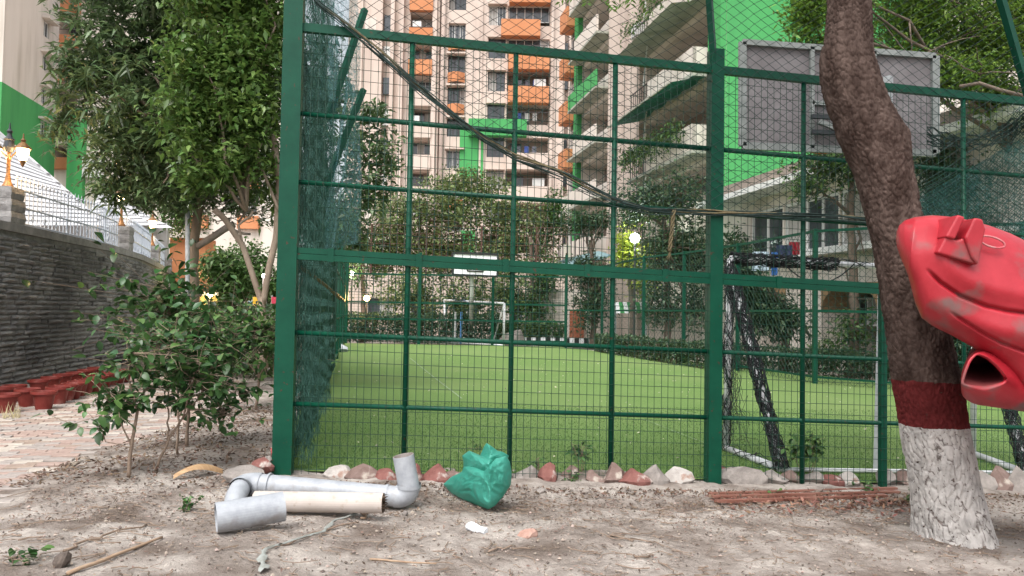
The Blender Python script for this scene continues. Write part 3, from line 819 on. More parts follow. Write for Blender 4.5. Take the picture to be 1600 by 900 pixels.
MB().tube([eb[-1]-dUp*.005, eb[-1]+dUp*.02], Ra+.012, 24, cap=False).build('collar', m_pvc, lp, smooth=True)
MB().tube([pB-dAB*.09, pB-dAB*.07], Ra+.006, 24, cap=False).build('collar', m_pvc, lp, smooth=True)
dDn = (at(380, 790, YA-.25)-at(396, 757, YA+.08)).normalized()
ea = arc(pA+dAB*.02, -dAB, dDn, .18)
MB().tube(ea, Ra+.006, 24, cap=False).build('elbow', m_pvc, lp, smooth=True)
MB().tube([pA+dAB*.07, pA+dAB*.085], Ra+.011, 24, cap=False).build('collar', m_pvc, lp, smooth=True)
MB().tube([ea[-1]-dDn*.02, ea[-1]+dDn*.12, ea[-1]+dDn*.22+Vector((0,0,-.06))], Ra-.002, 24, cap=False).build('pipe_stub', m_pvc, lp, smooth=True)
MB().tube([ea[-1]-dDn*.012, ea[-1]+dDn*.004], Ra+.012, 24, cap=False).build('collar', m_pvc, lp, smooth=True)
# cream pipe
c1, c2 = at(398, 783, 5.10), at(599, 786, 5.08)
cp = empty('broken_pipe', (c1.x, c1.y, gd(c1.x, c1.y)), 'dusty cream pipe with a broken right end lying behind the short grey pipe', 'pipe')
hollow('pipe_run', c1, c2, .066, [m_dusty, mat('broken_core', (.10,.07,.05), (.2,.14,.1), scale=20)], cp)
b = MB()
for k in range(26):
    t = k/26*2*math.pi; o = c2+Vector((0, math.cos(t)*.058, math.sin(t)*.058)); b.add([o+Vector((-.01,0,0)), o+Vector((random.uniform(.0,.03), random.gauss(0,.008), random.gauss(0,.008))), o+Vector((-.01, .02*math.sin(t), -.02*math.cos(t)))], [(0,1,2),(2,1,0)])
b.build('broken_edge', bpy.data.materials['broken_core'], cp)
# short wide pipe
s1, s2 = at(342, 806, 4.62), at(440, 794, 4.70)
d = (s2-s1).normalized(); yaw = Vector((0, -.045, 0))
spp = empty('short_pipe', (s1.x, s1.y, gd(s1.x, s1.y)), 'short wide pale grey plastic pipe lying in front with its open end to the left', 'pipe')
hollow('pipe_run', s1-Vector((0,.045,0)), s2+Vector((0,.045,0)), .089, [m_pvc, m_pvc], spp, th=.006, seg=36)

# ================================================================ TEAL BAG
import bmesh
m_bag = leafmat('teal_plastic_bag', (.05,.36,.27), island=0, rough=.36, trans=.45, c2=(.13,.50,.40))
BGY = 5.41
def bagpart(name, outline, Yc, bulge, seed, parent=None, n=160, rings=50, cell=9, amp=.05):
    oc = arcp_(outline+[outline[0]], n+1)[:-1]
    for _ in range(1): oc = oc*.5+.25*np.roll(oc, 1, 0)+.25*np.roll(oc, -1, 0)
    cx, cy = oc.mean(0); rows = []
    for side in (1, -1):
        for i in range(rings+1):
            f = (i/rings) if side == 1 else 1-i/rings
            if side == -1 and i == 0: continue
            row = []
            for (x, y) in oc:
                px, py = cx+(x-cx)*f, cy+(y-cy)*f; dome = bulge*(1-f**2.4)**.6
                q = Vector((px/34., py/34., seed)); q += mn.noise_vector(q*.8)*.5
                d, _ = mn.voronoi(q); d2, _ = mn.voronoi(q*2.1+Vector((5, 1, 2)))
                cr_ = (d[0]-.45)*amp*1.3+(d2[0]-.45)*amp*.55-.018*max(0, 1-(d[1]-d[0])/.18)+.010*mn.noise(q*5)-.010*abs(mn.noise(q*3.3+Vector((2,7,1))))-.006*abs(mn.noise(q*9))
                edge = (1-f**6)
                row.append(at(px, py, Yc+np.interp(px, [692, 720, 765, 800], [.52, .32, 0, .12])-side*(dome+cr_*edge*(1 if side == 1 else .4))))
            row.append(row[0]); rows.append(row)
    return MB().grid(rows).build(name, m_bag, parent, smooth=True)
def arcp_(c, n):
    c = np.array(c, float); d = np.r_[0, np.cumsum(np.hypot(*np.diff(c, axis=0).T))]; t = np.linspace(0, d[-1], n); return np.stack([np.interp(t, d, c[:, 0]), np.interp(t, d, c[:, 1])], 1)
bgr = empty('plastic_bag', tuple(at(750, 795, BGY)), 'crumpled translucent teal plastic bag slumped on the dirt against the stones', 'bag')
bagpart('bag_body', [(692,757),(705,745),(722,737),(724,729),(740,728),(757,735),(775,716),(791,712),(797,722),(800,741),(798,758),(786,776),(774,790),(763,796),(745,789),(722,780),(706,771)], BGY-.02, .13, 3.3, bgr)
bagpart('bag_shoulder', [(724,722),(722,712),(733,704),(752,712),(772,718),(778,735),(760,748),(735,746),(724,736)], BGY+.07, .15, 8.1, bgr)
bagpart('bag_neck', [(750,712),(756,698),(760,692),(768,697),(777,704),(786,706),(795,712),(792,726),(770,734),(752,728)], BGY+.10, .08, 5.7, bgr)

# ================================================================ STONE EDGING
sm = {'white': mat('stone_limewashed', (.34,.31,.285), (.48,.445,.415), scale=9, rough=.9, bump=.6, bscale=30, c3=(.3,.2,.16), s3=9, t3=(.56,.64)),
      'red': mat('stone_faded_red', (.165,.062,.052), (.23,.105,.09), scale=7, rough=.9, bump=.6, bscale=30, c3=(.48,.42,.38), s3=9, t3=(.58,.66)),
      'brown': mat('stone_brown', (.15,.10,.085), (.22,.155,.135), scale=7, rough=.9, bump=.6, bscale=30, c3=(.4,.35,.3), s3=9, t3=(.55,.65)),
      'grey': mat('stone_dusty_grey', (.19,.17,.155), (.32,.285,.26), scale=8, rough=.9, bump=.7, bscale=30)}
stones = [(527,752,34,22,'white','white limewashed stone, first in the edging row right of the corner post'),
 (565,756,38,24,'brown','brown peaked stone between the white stone and the upright pipe end'),(603,758,38,26,'red','dull red stone just left of the upright pipe end'),
 (649,760,24,27,'red','narrow red stone just right of the upright pipe end'),(681,760,38,27,'red','plain dull red peaked stone midway between upright pipe and teal bag'),
 (712,757,30,20,'brown','low pinkish brown stone touching the left side of the teal bag'),(822,752,32,20,'grey','grey stone, first to the right of the teal bag'),
 (860,756,32,25,'red','red stone with a white tip, second to the right of the teal bag'),(893,752,28,22,'brown','reddish brown stone behind the weeds, third right of the teal bag'),
 (928,758,30,18,'brown','low brown stone half buried left of the third green upright'),(962,760,32,32,'brown','tall brown stone at the foot of the third green upright'),
 (993,763,36,28,'red','red stone capped with dusty white, fourth left of the thick middle post'),(1028,763,36,29,'grey','grey peaked stone, second left of the thick middle post'),
 (1064,761,38,26,'white','whitish rounded stone just left of the thick middle post'),(1131,747,15,17,'red','small red brick end just right of the thick middle post'),
 (1163,760,56,30,'grey','big broad grey stone right of the thick middle post'),(1212,759,32,20,'grey','grey stone at the foot of the wound goal stay'),
 (1243,757,28,18,'brown','small brown stone left of the bushy weed'),(1275,757,28,18,'grey','grey stone behind the bushy weed'),(1306,760,26,20,'red','red stone right of the bushy weed'),
 (1334,760,30,17,'white','pale flat stone between the weed and the hoop pole'),(1390,759,30,22,'grey','grey stone at the foot of the green post left of the tree'),(1418,760,26,20,'brown','brown stone touching the left of the painted tree foot'),
 (1545,768,30,34,'grey','tall grey stone just right of the painted tree foot'),(1572,770,30,36,'brown','brownish peaked stone near the right picture edge'),(1598,772,34,34,'grey','grey stone cut by the right picture edge')]
for i, (px, py, w_, h_, c, lab) in enumerate(stones):
    p = G(px, py); p.y += .08; s = p.y/FX; 
    rock('edging_stone', (p.x, p.y, p.z+h_*s*.36), (w_*s*1.42, .21, h_*s*1.34), sm[c], i+3, label=lab, cat='stone', group='broken stones edging the court')
b1 = G(376, 762); rock('broken_block', (b1.x, b1.y+.1, b1.z+.07), (.30,.2,.13), sm['grey'], 91, label='pale broken block with a half red face left of the grey elbow', cat='stone', peak=.1)
b2 = G(392, 752); rock('broken_block', (b2.x+.03, b2.y+.16, b2.z+.09), (.2,.15,.12), sm['red'], 92, label='red faced chunk lying behind the pale broken block', cat='stone', peak=.1)
b3 = G(412, 738); rock('broken_block', (b3.x, b3.y+.06, b3.z+.05), (.13,.12,.13), sm['grey'], 93, label='grey chunk between the broken block and the corner post', cat='stone', peak=.2)
b4 = G(424, 722); rock('broken_block', (b4.x, b4.y+.1, b4.z+.05), (.12,.1,.13), mat('bright_red_chunk', (.4,.06,.07), (.5,.14,.12), scale=8), 94, label='bright red chunk just left of the corner post foot', cat='stone', peak=.2)
b5 = G(826, 842); rock('brick_piece', (b5.x, b5.y, b5.z+.025), (.15,.10,.085), mat('brick_pink', (.30,.17,.13), (.42,.27,.22), scale=14, bump=.5), 95, label='small pinkish broken brick lump on the open dirt', cat='brick', peak=.3)
b6 = G(98, 886); rock('brick_piece', (b6.x, b6.y, b6.z+.03), (.085,.08,.09), mat('dark_soil_lump', (.09,.07,.06), (.15,.12,.1), scale=20, bump=.6), 96, label='dark cubic lump beside the sticks at the lower left', cat='brick', peak=.1)
b7 = G(634, 805); 
for i, (px, py, s_, lab) in enumerate(((655,792,.03,'small pale pebble right of the upright elbow'),(632,806,.035,'grey pebble in front of the upright elbow'),(845,772,.05,'flat grey stone behind the pink brick lump'),(605,700+90,.02,None),(1390,790,.0,None))):
    if lab: p = G(px, py); rock('pebble', (p.x, p.y, p.z+s_*.4), (s_*1.6, s_*1.3, s_), sm['grey'], 120+i, label=lab, cat='pebble', peak=.1)
# crushed white cup
m_cup = mat('paper_white', (.62,.65,.68), (.72,.74,.76), scale=12, rough=.6)
p = G(747, 834); u_ = (G(757, 838)-G(738, 822)).normalized()
a_ = Vector((p.x, p.y, p.z+.03)); b = MB(); d_ = Vector((.85, -.5, -.12)).normalized(); P = []
for i in range(9):
    r = .040-.012*i/8; row = []
    ctr = a_+d_*(-.07+.016*i)
    sx_ = d_.cross(Vector((0,0,1))).normalized(); sz_ = sx_.cross(d_)
    for k in range(21):
        t = k/20*2*math.pi; rr = r*(1+.10*math.sin(3*t+i)); row.append(ctr+sx_*rr*math.cos(t)+sz_*rr*.7*math.sin(t))
    P.append(row)
b.grid(P); b.f.append(tuple(range(8*21, 8*21+20))); b.mi.append(0)
b.build('paper_cup', m_cup, label='crushed small white paper cup lying on the dirt', cat='cup', loc=tuple(a_))

# flat rusty bars
m_rust = mat('rusty_red_brown', (.17,.065,.045), (.25,.12,.09), scale=9, rough=.85, bump=.4, stretch=(.2,1,1))
for i, (x0, y0, x1, y1, lab) in enumerate(((1108,778,1400,770,'rear rusty red brown flat bar lying on the leaf litter'),(1112,783,1405,776,'middle rusty red brown flat bar of the bundle on the leaf litter'),(1118,789,1385,781,'front rusty red brown flat bar of the bundle on the leaf litter'))):
    a = G(x0, y0); c = G(x1, y1); a.z = gd(a.x, a.y)+.035; c.z = gd(c.x, c.y)+.035
    MB().bar(a, c, .04, .022).build('flat_bar', m_rust, label=lab, cat='bar', group='rusty flat bars on the ground', loc=tuple(a))
# twigs and sticks
m_twig = mat('dry_twig', (.16,.115,.085), (.27,.2,.15), scale=30, rough=.9)
m_stick = mat('pale_stick', (.26,.17,.11), (.36,.26,.18), scale=12, rough=.85)
sticks = [((108,900),(255,845),.011,'straight pale brown stick at the lower left corner'),((95,862),(230,818),.008,'thin grey stick lying left of the short pipe'),((577,874),(682,880),.007,'short straight brown stick on the dirt below the pipes'),
 ((950,845),(1030,853),.006,'dark bent twig on the open dirt below the edging stones'),((952,842),(1028,832),.004,'thin curved twig above the dark bent twig'),((765,858),(830,862),.006,'dark forked twig below the white cup'),
 ((410,868),(560,818),.008,'grey cable like twig below the cream pipe'),((565,812),(580,796),.008,'pale torn strip beside the cream pipe end'),((995,876),(1018,870),.007,'short dark curved twig near the bottom centre right')]
for a, c, r, lab in sticks:
    A = G(*a); B = G(*c); N = 9; pts_ = []
    for i in range(N+1):
        q = A.lerp(B, i/N); wob = .004 if 'straight' in lab else .02
        q += Vector((random.gauss(0, wob), random.gauss(0, wob), 0)); q.z = gd(q.x, q.y)+r+.008; pts_.append(q)
    b = MB().tube(pts_, [r*(1-.4*i/N) for i in range(N+1)], 6)
    b.build('twig', m_stick if 'pale' in lab or 'brown' in lab else m_twig, label=lab, cat='stick', smooth=True, loc=tuple(A))
# grey cloth strip
A = [G(x, y) for x, y in ((413,898),(409,880),(414,868),(440,862),(470,850),(505,836),(520,822),(540,815),(572,800))]
P = []
for i, q in enumerate(resample(A, .03)):
    w_ = .022+.012*math.sin(i*1.3); q.z = gd(q.x, q.y)+.015; P.append([q+Vector((-w_*.6, -w_, .002+.01*random.random())), q+Vector((0,0,.018)), q+Vector((w_*.6, w_, .002+.01*random.random()))])
MB().grid(P).build('cloth_strip', mat('dirty_cloth', (.18,.18,.16), (.33,.35,.33), scale=14, rough=.9), label='twisted dirty grey cloth strip trailing across the dirt below the pipes', cat='rag', loc=tuple(P[0][1]), smooth=True)
# dry palm sheath
P = []
A = G(272, 750); B = G(348, 742)
for i in range(13):
    t = i/12; c = A.lerp(B, t); w_ = .055*math.sin(math.pi*min(1, .12+t*.85)); row = []
    for j in range(7):
        s_ = j/6-.5; row.append(c+Vector((0, s_*2*w_, .03+.06*math.sin(math.pi*t)+.035*(1-4*s_*s_)-.02)))
    P.append(row)
MB().grid(P).build('palm_sheath', mat('dry_sheath', (.3,.18,.09), (.45,.3,.17), scale=6, rough=.7, stretch=(1,8,1)), label='curled dry brown palm sheath lying left of the broken block', cat='dead leaf', loc=tuple(A), smooth=True)

# litter
n = 11000
lx = RG.uniform(-3.6, 6.2, n); ly = np.where(RG.random(n) < .5, 6.0+.149*lx-np.abs(RG.normal(0, .45, n))-.05, RG.uniform(3.4, 6.4, n))
keep = (lx > -3.2-.33*(ly-5.05)) & (ly > 3.3) & (ly < 6.4+.149*lx); lx = lx[keep]; ly = ly[keep]
lz = np.array([gd(a, c)+.012 for a, c in zip(lx, ly)])
D = rdir(len(lx)); D[:, 2] = np.abs(D[:, 2])*.25
V, F = leaves(np.stack([lx, ly, lz], 1), D, RG.uniform(.012, .045, len(lx)), RG.uniform(.004, .014, len(lx)), droop=.15)
npmesh('leaf_litter', V, F, mat('dead_leaf', (.17,.12,.09), island=.6, rough=.85), kind='stuff', label='brown dead leaf litter scattered over the dirt', cat='leaf litter')
n = 4200; lx = RG.uniform(-1.7, 6.5, n); ly = 6.12+.149*lx-np.abs(RG.normal(0, .20, n)); lz = np.array([gd(a, c)+.03 for a, c in zip(lx, ly)])
D = rdir(n); D[:, 2] = np.abs(D[:, 2])*.4
V, F = leaves(np.stack([lx, ly, lz], 1), D, RG.uniform(.015, .05, n), RG.uniform(.006, .02, n), .1)
npmesh('leaf_litter', V, F, mat('dark_dead_leaf', (.13,.085,.06), island=.6, rough=.9), kind='stuff', label='dark dead leaves gathered along the stone edging', cat='leaf litter')
n = 900; lx = RG.uniform(1.6, 3.9, n); ly = 5.95+.149*lx-np.abs(RG.normal(0, .22, n)); lz = np.array([gd(a, c)+.02 for a, c in zip(lx, ly)])
D = rdir(n); D[:, 2] = np.abs(D[:, 2])*.4
V, F = leaves(np.stack([lx, ly, lz], 1), D, RG.uniform(.03, .07, n), RG.uniform(.012, .028, n), droop=.1)
npmesh('leaf_litter', V, F, mat('russet_leaf', (.19,.10,.07), island=.6, rough=.8), kind='stuff', label='russet dead leaves piled round the rusty bars', cat='leaf litter')
n = 5200; lx = RG.uniform(-3.9, -1.9, n); ly = RG.uniform(5.6, 10.5, n); ok = (lx > -3.8) & (lx < -2.0-.2*(ly-6.3)); lx = lx[ok]; ly = ly[ok]
D = rdir(len(lx)); D[:, 2] = np.abs(D[:, 2])*.35
V, F = leaves(np.stack([lx, ly, np.array([gd(a, c)+.02 for a, c in zip(lx, ly)])], 1), D, RG.uniform(.02, .07, len(lx)), RG.uniform(.008, .026, len(lx)), .1)
npmesh('leaf_litter', V, F, bpy.data.materials['dark_dead_leaf'], kind='stuff', label='dark dead leaves and chaff under the front shrubs', cat='leaf litter')
b = MB()
for i in range(1100):
    x = random.uniform(-3.4, 5.8); y = random.uniform(3.5, 6.2)
    if x < -3.2-.33*(y-5.05) or y > 6+.149*x: continue
    a = random.uniform(0, 6.3); L_ = random.uniform(.03, .2); r = random.uniform(.0012, .0035); pts_ = []
    for k in range(5):
        q = Vector((x+math.cos(a)*L_*k/4, y+math.sin(a)*L_*k/4, 0)); a += random.gauss(0, .25); q.z = gd(q.x, q.y)+.012+random.random()*.006; pts_.append(q)
    b.tube(pts_, r, 4, cap=False)
b.build('twig_litter', m_twig, kind='stuff', label='small dry twigs strewn over the dirt', cat='twigs')
b = MB()
for i in range(5000):
    x = random.uniform(-3.6, 6.2); y = random.uniform(3.4, 6.3)
    if x < -3.25-.33*(y-5.05) or y > 6.1+.149*x: continue
    s_ = abs(random.gauss(0, .005))+.003; z = gd(x, y)+.01; c = Vector((x, y, z)); ra = [random.uniform(.7, 1.2)*s_ for _ in range(6)]
    b.add([c+Vector((ra[0],0,0)), c+Vector((0,ra[1],0)), c+Vector((-ra[2],0,0)), c+Vector((0,-ra[3],0)), c+Vector((0,0,ra[4]*.8)), c-Vector((0,0,.008))], [(0,1,4),(1,2,4),(2,3,4),(3,0,4),(1,0,5),(2,1,5),(3,2,5),(0,3,5)])
b.build('grit', mat('grit', (.27,.22,.185), island=.6, rough=.9), kind='stuff', label='loose grit and clods on the dirt', cat='grit')

# ================================================================ POTS
m_pot = mat('red_plastic_pot', (.17,.024,.019), (.24,.048,.038), scale=5, rough=.5, c3=(.42,.2,.17), s3=4, t3=(.55,.72))
m_soil = mat('pot_soil', (.06,.04,.03), (.12,.09,.07), scale=20, rough=1, bump=.5)
pot_me = MB().lathe((0,0,0), [(0,.0),(.095,0),(.135,.24),(.155,.245),(.158,.29),(.145,.29),(.14,.25),(.13,.24),(0,.24)], 22)
pmsh = pot_me.mesh('pot_body', m_pot, smooth=False)
rim_me = MB().lathe((0,0,0), [(.146,.288),(.15,.30),(.165,.30),(.168,.262),(.156,.258)], 22).mesh('rim', m_pot)
soil_me = MB().lathe((0,0,0), [(0,.246),(.128,.243)], 14).mesh('soil', m_soil)
pots = [(8,646,'front'),(68,641,'front'),(42,636,'back'),(90,632,'front'),(103,627,'front'),(113,624,'front'),(122,620,'front'),(133,617,'front'),(144,614,'front'),(153,610,'front'),(162,606,'front'),(173,603,'front'),(183,600,'front'),(193,598,'front'),
        (60,618,'back'),(22,628,'back'),(80,612,'back'),(98,607,'back'),(118,603,'back'),(135,598,'back'),(150,594,'back'),(2,632,'back')]
plab = {0: 'empty red pot at the left picture edge, front row', 1: 'front red pot standing clear on the pavers, third from the left edge', 2: 'red pot between the two nearest front pots'}
ordn = ['first','second','third','fourth','fifth','sixth','seventh','eighth','ninth','tenth','eleventh','twelfth']
cf = 0; cb = 0
for i, (px, py, rw_) in enumerate(pots):
    p = G(px, py); r_ = empty('flower_pot', tuple(p), None, 'pot', 'red flower pots lined up along the wall')
    if i in plab: r_['label'] = plab[i]
    elif rw_ == 'front': r_['label'] = 'red flower pot in the front row, %s beyond the clear standing front pot' % ordn[cf]; cf += 1
    else: r_['label'] = 'red flower pot in the row against the wall, %s counted by nearness' % ordn[cb]; cb += 1
    sc_ = .98 if i < 4 else .95; r_.rotation_euler.z = random.uniform(0, 6); r_.scale = (sc_, sc_, sc_*.86)
    for nm, me in (('pot_body', pmsh), ('rim', rim_me), ('soil', soil_me)):
        o = bpy.data.objects.new(nm, me); COL.objects.link(o); o.parent = r_
# ================================================================ PAINTED TREE TRUNK
TY = 5.45
tk = [(-160,1285,1352),(-60,1290,1356),(0,1294,1360),(60,1290,1362),(85,1283,1362),(125,1282,1374),(155,1290,1384),(190,1304,1402),(205,1309,1412),(228,1317,1419),(270,1338,1424),(330,1354,1437),(400,1369,1450),(500,1386,1476),(595,1398,1497),(670,1411,1509),(750,1425,1524),(800,1434,1538),(835,1437,1548),(860,1428,1558)]
tb = G(1490, 832)
NZ, NT = 560, 200
ty = np.array([a[0] for a in tk], float); tlx = np.array([a[1] for a in tk], float); trx = np.array([a[2] for a in tk], float)
yy = np.linspace(-160, 862, NZ)
cl = np.interp(yy, ty, (tlx+trx)/2); hw = np.interp(yy, ty, (trx-tlx)/2)
ker = np.hanning(25); ker /= ker.sum()
cl = np.convolve(np.pad(cl, 12, 'edge'), ker, 'valid'); hw = np.convolve(np.pad(hw, 12, 'edge'), ker, 'valid')
V = np.zeros((NZ, NT, 3)); s_ = TY/FX
for i in range(NZ):
    c = at(cl[i], yy[i], TY+.05*math.sin(i*.01)); r = hw[i]*s_*1.005; prc = None
    for j in range(NT):
        t = 2*math.pi*j/NT; d = Vector((math.cos(t), math.sin(t), 0)); q = c+d*r
        big = .008*mn.noise(q*2.2)+.006*mn.noise(q*7)
        # bark plates: cracks along voronoi edges stretched up the stem
        w_ = mn.noise_vector(q*5)*.05
        dist, _p = mn.voronoi(Vector(((q.x+w_.x)*30, (q.y+w_.y)*30, (q.z+w_.z)*(17 if c.z > .62 else 7.5))))
        e = dist[1]-dist[0]; cr = -(.012 if c.z > .62 else .011)*max(0, 1-e/.25)**1.2+.004*mn.noise(q*16)
        fine = .003*mn.noise(q*40)
        fl = .0
        if c.z < .25: fl = .03*(1+math.sin(t*5+1))*(.25-c.z)
        V[i, j] = (q.x+d.x*(big+cr+fine+fl), q.y+d.y*(big+cr+fine+fl), q.z)
# knots
for (px, py, dep, rad, ang0) in ((1385, 218, -.03, .07, None), (1330, 222, -.02, .06, None), (1415, 205, .018, .06, None), (1296, 118, .008, .12, None)):
    k = np.array(at(px, py, TY-(hw[int((py+160)/1022*NZ)]*s_*.9 if dep < 0 or px == 1296 else 0.05)))
    dd = np.linalg.norm(V-k, axis=2); cc = V-np.array([at(cl[i], yy[i], TY) for i in range(NZ)])[:, None, :]; cc[:, :, 2] = 0
    cc /= np.linalg.norm(cc, axis=2, keepdims=True)+1e-9
    V += cc*(dep*np.exp(-(dd/rad)**2))[:, :, None]
Vf = V.reshape(-1, 3)
I, J = np.meshgrid(np.arange(NZ-1), np.arange(NT), indexing='ij'); J2 = (J+1) % NT
F = np.stack([I*NT+J, (I+1)*NT+J, (I+1)*NT+J2, I*NT+J2], -1).reshape(-1, 4)
m_bark = mat('bark_painted', (.055,.036,.030), (.125,.088,.074), scale=9, rough=.95, bump=.9, bscale=45, stretch=(1.6,1.6,.6), c3=(.05,.032,.026), s3=7, t3=(.5,.66), dist=.02, spec=.1)
def paint_bands(m, zr, zw):
    n = m.node_tree.nodes; L = m.node_tree.links; b = n['Principled BSDF']; base = b.inputs['Base Color'].links[0].from_socket
    ge = n.new('ShaderNodeNewGeometry'); sp = n.new('ShaderNodeSeparateXYZ'); L.new(ge.outputs['Position'], sp.inputs[0])
    nz = n.new('ShaderNodeTexNoise'); nz.inputs['Scale'].default_value = 9; nz.inputs['Detail'].default_value = 6; L.new(ge.outputs['Position'], nz.inputs['Vector'])
    ad = n.new('ShaderNodeMath'); ad.operation = 'MULTIPLY_ADD'; ad.inputs[1].default_value = .05; L.new(nz.outputs[0], ad.inputs[0]); L.new(sp.outputs[2], ad.inputs[2])
    gp = n.new('ShaderNodeAttribute'); gp.attribute_name = 'crack'
    def band(zt, col, prev, cover, zmin=None):
        lt = n.new('ShaderNodeMath'); lt.operation = 'LESS_THAN'; lt.inputs[1].default_value = zt+.025; L.new(ad.outputs[0], lt.inputs[0])
        if zmin is not None:
            g2 = n.new('ShaderNodeMath'); g2.operation = 'GREATER_THAN'; g2.inputs[1].default_value = zmin+.025; L.new(ad.outputs[0], g2.inputs[0]); g3 = n.new('ShaderNodeMath'); g3.operation = 'MULTIPLY'; L.new(lt.outputs[0], g3.inputs[0]); L.new(g2.outputs[0], g3.inputs[1]); lt = g3
        mr = n.new('ShaderNodeMapRange'); mr.inputs[1].default_value = cover[0]; mr.inputs[2].default_value = cover[1]; mr.inputs[3].default_value = 1; mr.inputs[4].default_value = 0; L.new(gp.outputs['Fac'], mr.inputs[0])
        n2 = n.new('ShaderNodeTexNoise'); n2.inputs['Scale'].default_value = 24; n2.inputs['Detail'].default_value = 8; L.new(ge.outputs['Position'], n2.inputs['Vector'])
        wr = n.new('ShaderNodeMapRange'); wr.inputs[1].default_value = .30; wr.inputs[2].default_value = .34; L.new(n2.outputs[0], wr.inputs[0])
        m1 = n.new('ShaderNodeMath'); m1.operation = 'MULTIPLY'; L.new(lt.outputs[0], m1.inputs[0]); L.new(mr.outputs[0], m1.inputs[1])
        m2 = n.new('ShaderNodeMath'); m2.operation = 'MULTIPLY'; L.new(m1.outputs[0], m2.inputs[0]); L.new(wr.outputs[0], m2.inputs[1])
        mx = n.new('ShaderNodeMix'); mx.data_type = 'RGBA'; L.new(m2.outputs[0], mx.inputs[0]); L.new(prev, mx.inputs[6])
        n3 = n.new('ShaderNodeTexNoise'); n3.inputs['Scale'].default_value = 12; n3.inputs['Detail'].default_value = 7; L.new(ge.outputs['Position'], n3.inputs['Vector'])
        rp = n.new('ShaderNodeValToRGB'); rp.color_ramp.elements[0].color = tuple(x*.72 for x in col)+(1,); rp.color_ramp.elements[1].color = tuple(col)+(1,); rp.color_ramp.elements[0].position = .35; rp.color_ramp.elements[1].position = .6
        L.new(n3.outputs[0], rp.inputs[0]); L.new(rp.outputs[0], mx.inputs[7]); return mx.outputs[2]
    a = band(zr, (.13,.022,.022), base, (.9, 1.2), zw); c = band(zw, (.58,.545,.515), a, (.6, 1.0)); L.new(c, b.inputs['Base Color'])
paint_bands(m_bark, at(1448, 597, TY-.2).z, at(1460, 669, TY-.2).z)
tr = empty('tree', tuple(tb), 'thick leaning tree trunk painted white at the foot under a dark red band', 'tree')
to = npmesh('trunk', Vf, F, m_bark, tr, smooth=True)
cr = np.zeros((NZ, NT))
for i in range(NZ):
    for j in range(NT):
        q = V[i, j]; w_ = mn.noise_vector(Vector(q)*5)*.05
        dist, _p = mn.voronoi(Vector(((q[0]+w_.x)*30, (q[1]+w_.y)*30, (q[2]+w_.z)*(17 if q[2] > .62 else 7.5))))
        cr[i, j] = max(0, 1-(dist[1]-dist[0])/.25)
at_ = to.data.attributes.new('crack', 'FLOAT', 'POINT'); at_.data.foreach_set('value', cr.ravel().astype(np.float32))
# limbs and crown above the frame
m_limb = mat('limb_bark', (.10,.075,.06), (.18,.14,.11), scale=6, rough=.95, bump=.6, stretch=(1,1,.4))
topc = at(1318, -158, TY)
ct_ = []
for k in range(9):
    e = topc+Vector((random.uniform(-4, 3), random.uniform(-2.5, 2.5), random.uniform(1.8, 3.6))); ct_.append(e)
    md = topc.lerp(e, .5)+Vector((random.gauss(0,.2), random.gauss(0,.2), .2))
    MB().tube([topc-Vector((0,0,.1)), topc.lerp(md, .5), md, md.lerp(e, .5)+Vector((0,0,.1)), e], [.11,.09,.07,.05,.02], 8).build('limb', m_limb, tr, smooth=True)
m_lf_neem = leafmat('neem_leaf', (.11,.23,.035), .4, .45, .4)
def fronds(C, n_leaf, L, lw, rnd=RG):
    """pinnate neem-like sprays at points C"""
    Ps = []; Ds = []; Ls = []
    for c in C:
        for _ in range(3):
            a = rnd.uniform(0, 6.28); d = np.array([math.cos(a), math.sin(a), rnd.uniform(-.7, .3)]); d /= np.linalg.norm(d); s = np.cross(d, [0,0,1]); s /= np.linalg.norm(s)
            for k in range(n_leaf):
                p = c+d*L*(.2+.8*k/n_leaf)+np.array([0,0,-.25*L*(k/n_leaf)**2])
                for sg in (1, -1): Ps.append(p); Ds.append(s*sg+d*.6+np.array([0,0,-.3])); Ls.append(lw*rnd.uniform(.8, 1.1))
    P_ = np.array(Ps); D_ = np.array(Ds); L_ = np.array(Ls); return leaves(P_, D_, L_, L_*.3, .15)
C = []
for e in ct_:
    C += [np.array(e)+RG.normal(0, .6, 3)*np.array([1, 1, .5]) for _ in range(45)]
C = [c for c in C if c[2] > 4.7]
# hanging sprays at the top edge of the view
for (px, py, Y) in ((925,2,6.2),(950,-8,6.3),(905,-12,6.2),(1000,4,6.1),(1015,-10,6.2),(985,-16,6.1),(1090,-14,6.0),(1050,-18,6.0),(940,-20,6.2),(1075,-20,6)):
    C.append(np.array(at(px, py-12, Y-.35)))
V1, F1 = fronds(C, 6, .2, .06)
npmesh('crown', V1, F1, m_lf_neem, tr, kind='stuff')
bq = at(960, -45, 6.0); MB().tube([topc, topc.lerp(bq, .5)+Vector((0,0,.5)), bq], [.07,.045,.015], 6).build('limb', m_limb, tr, smooth=True)

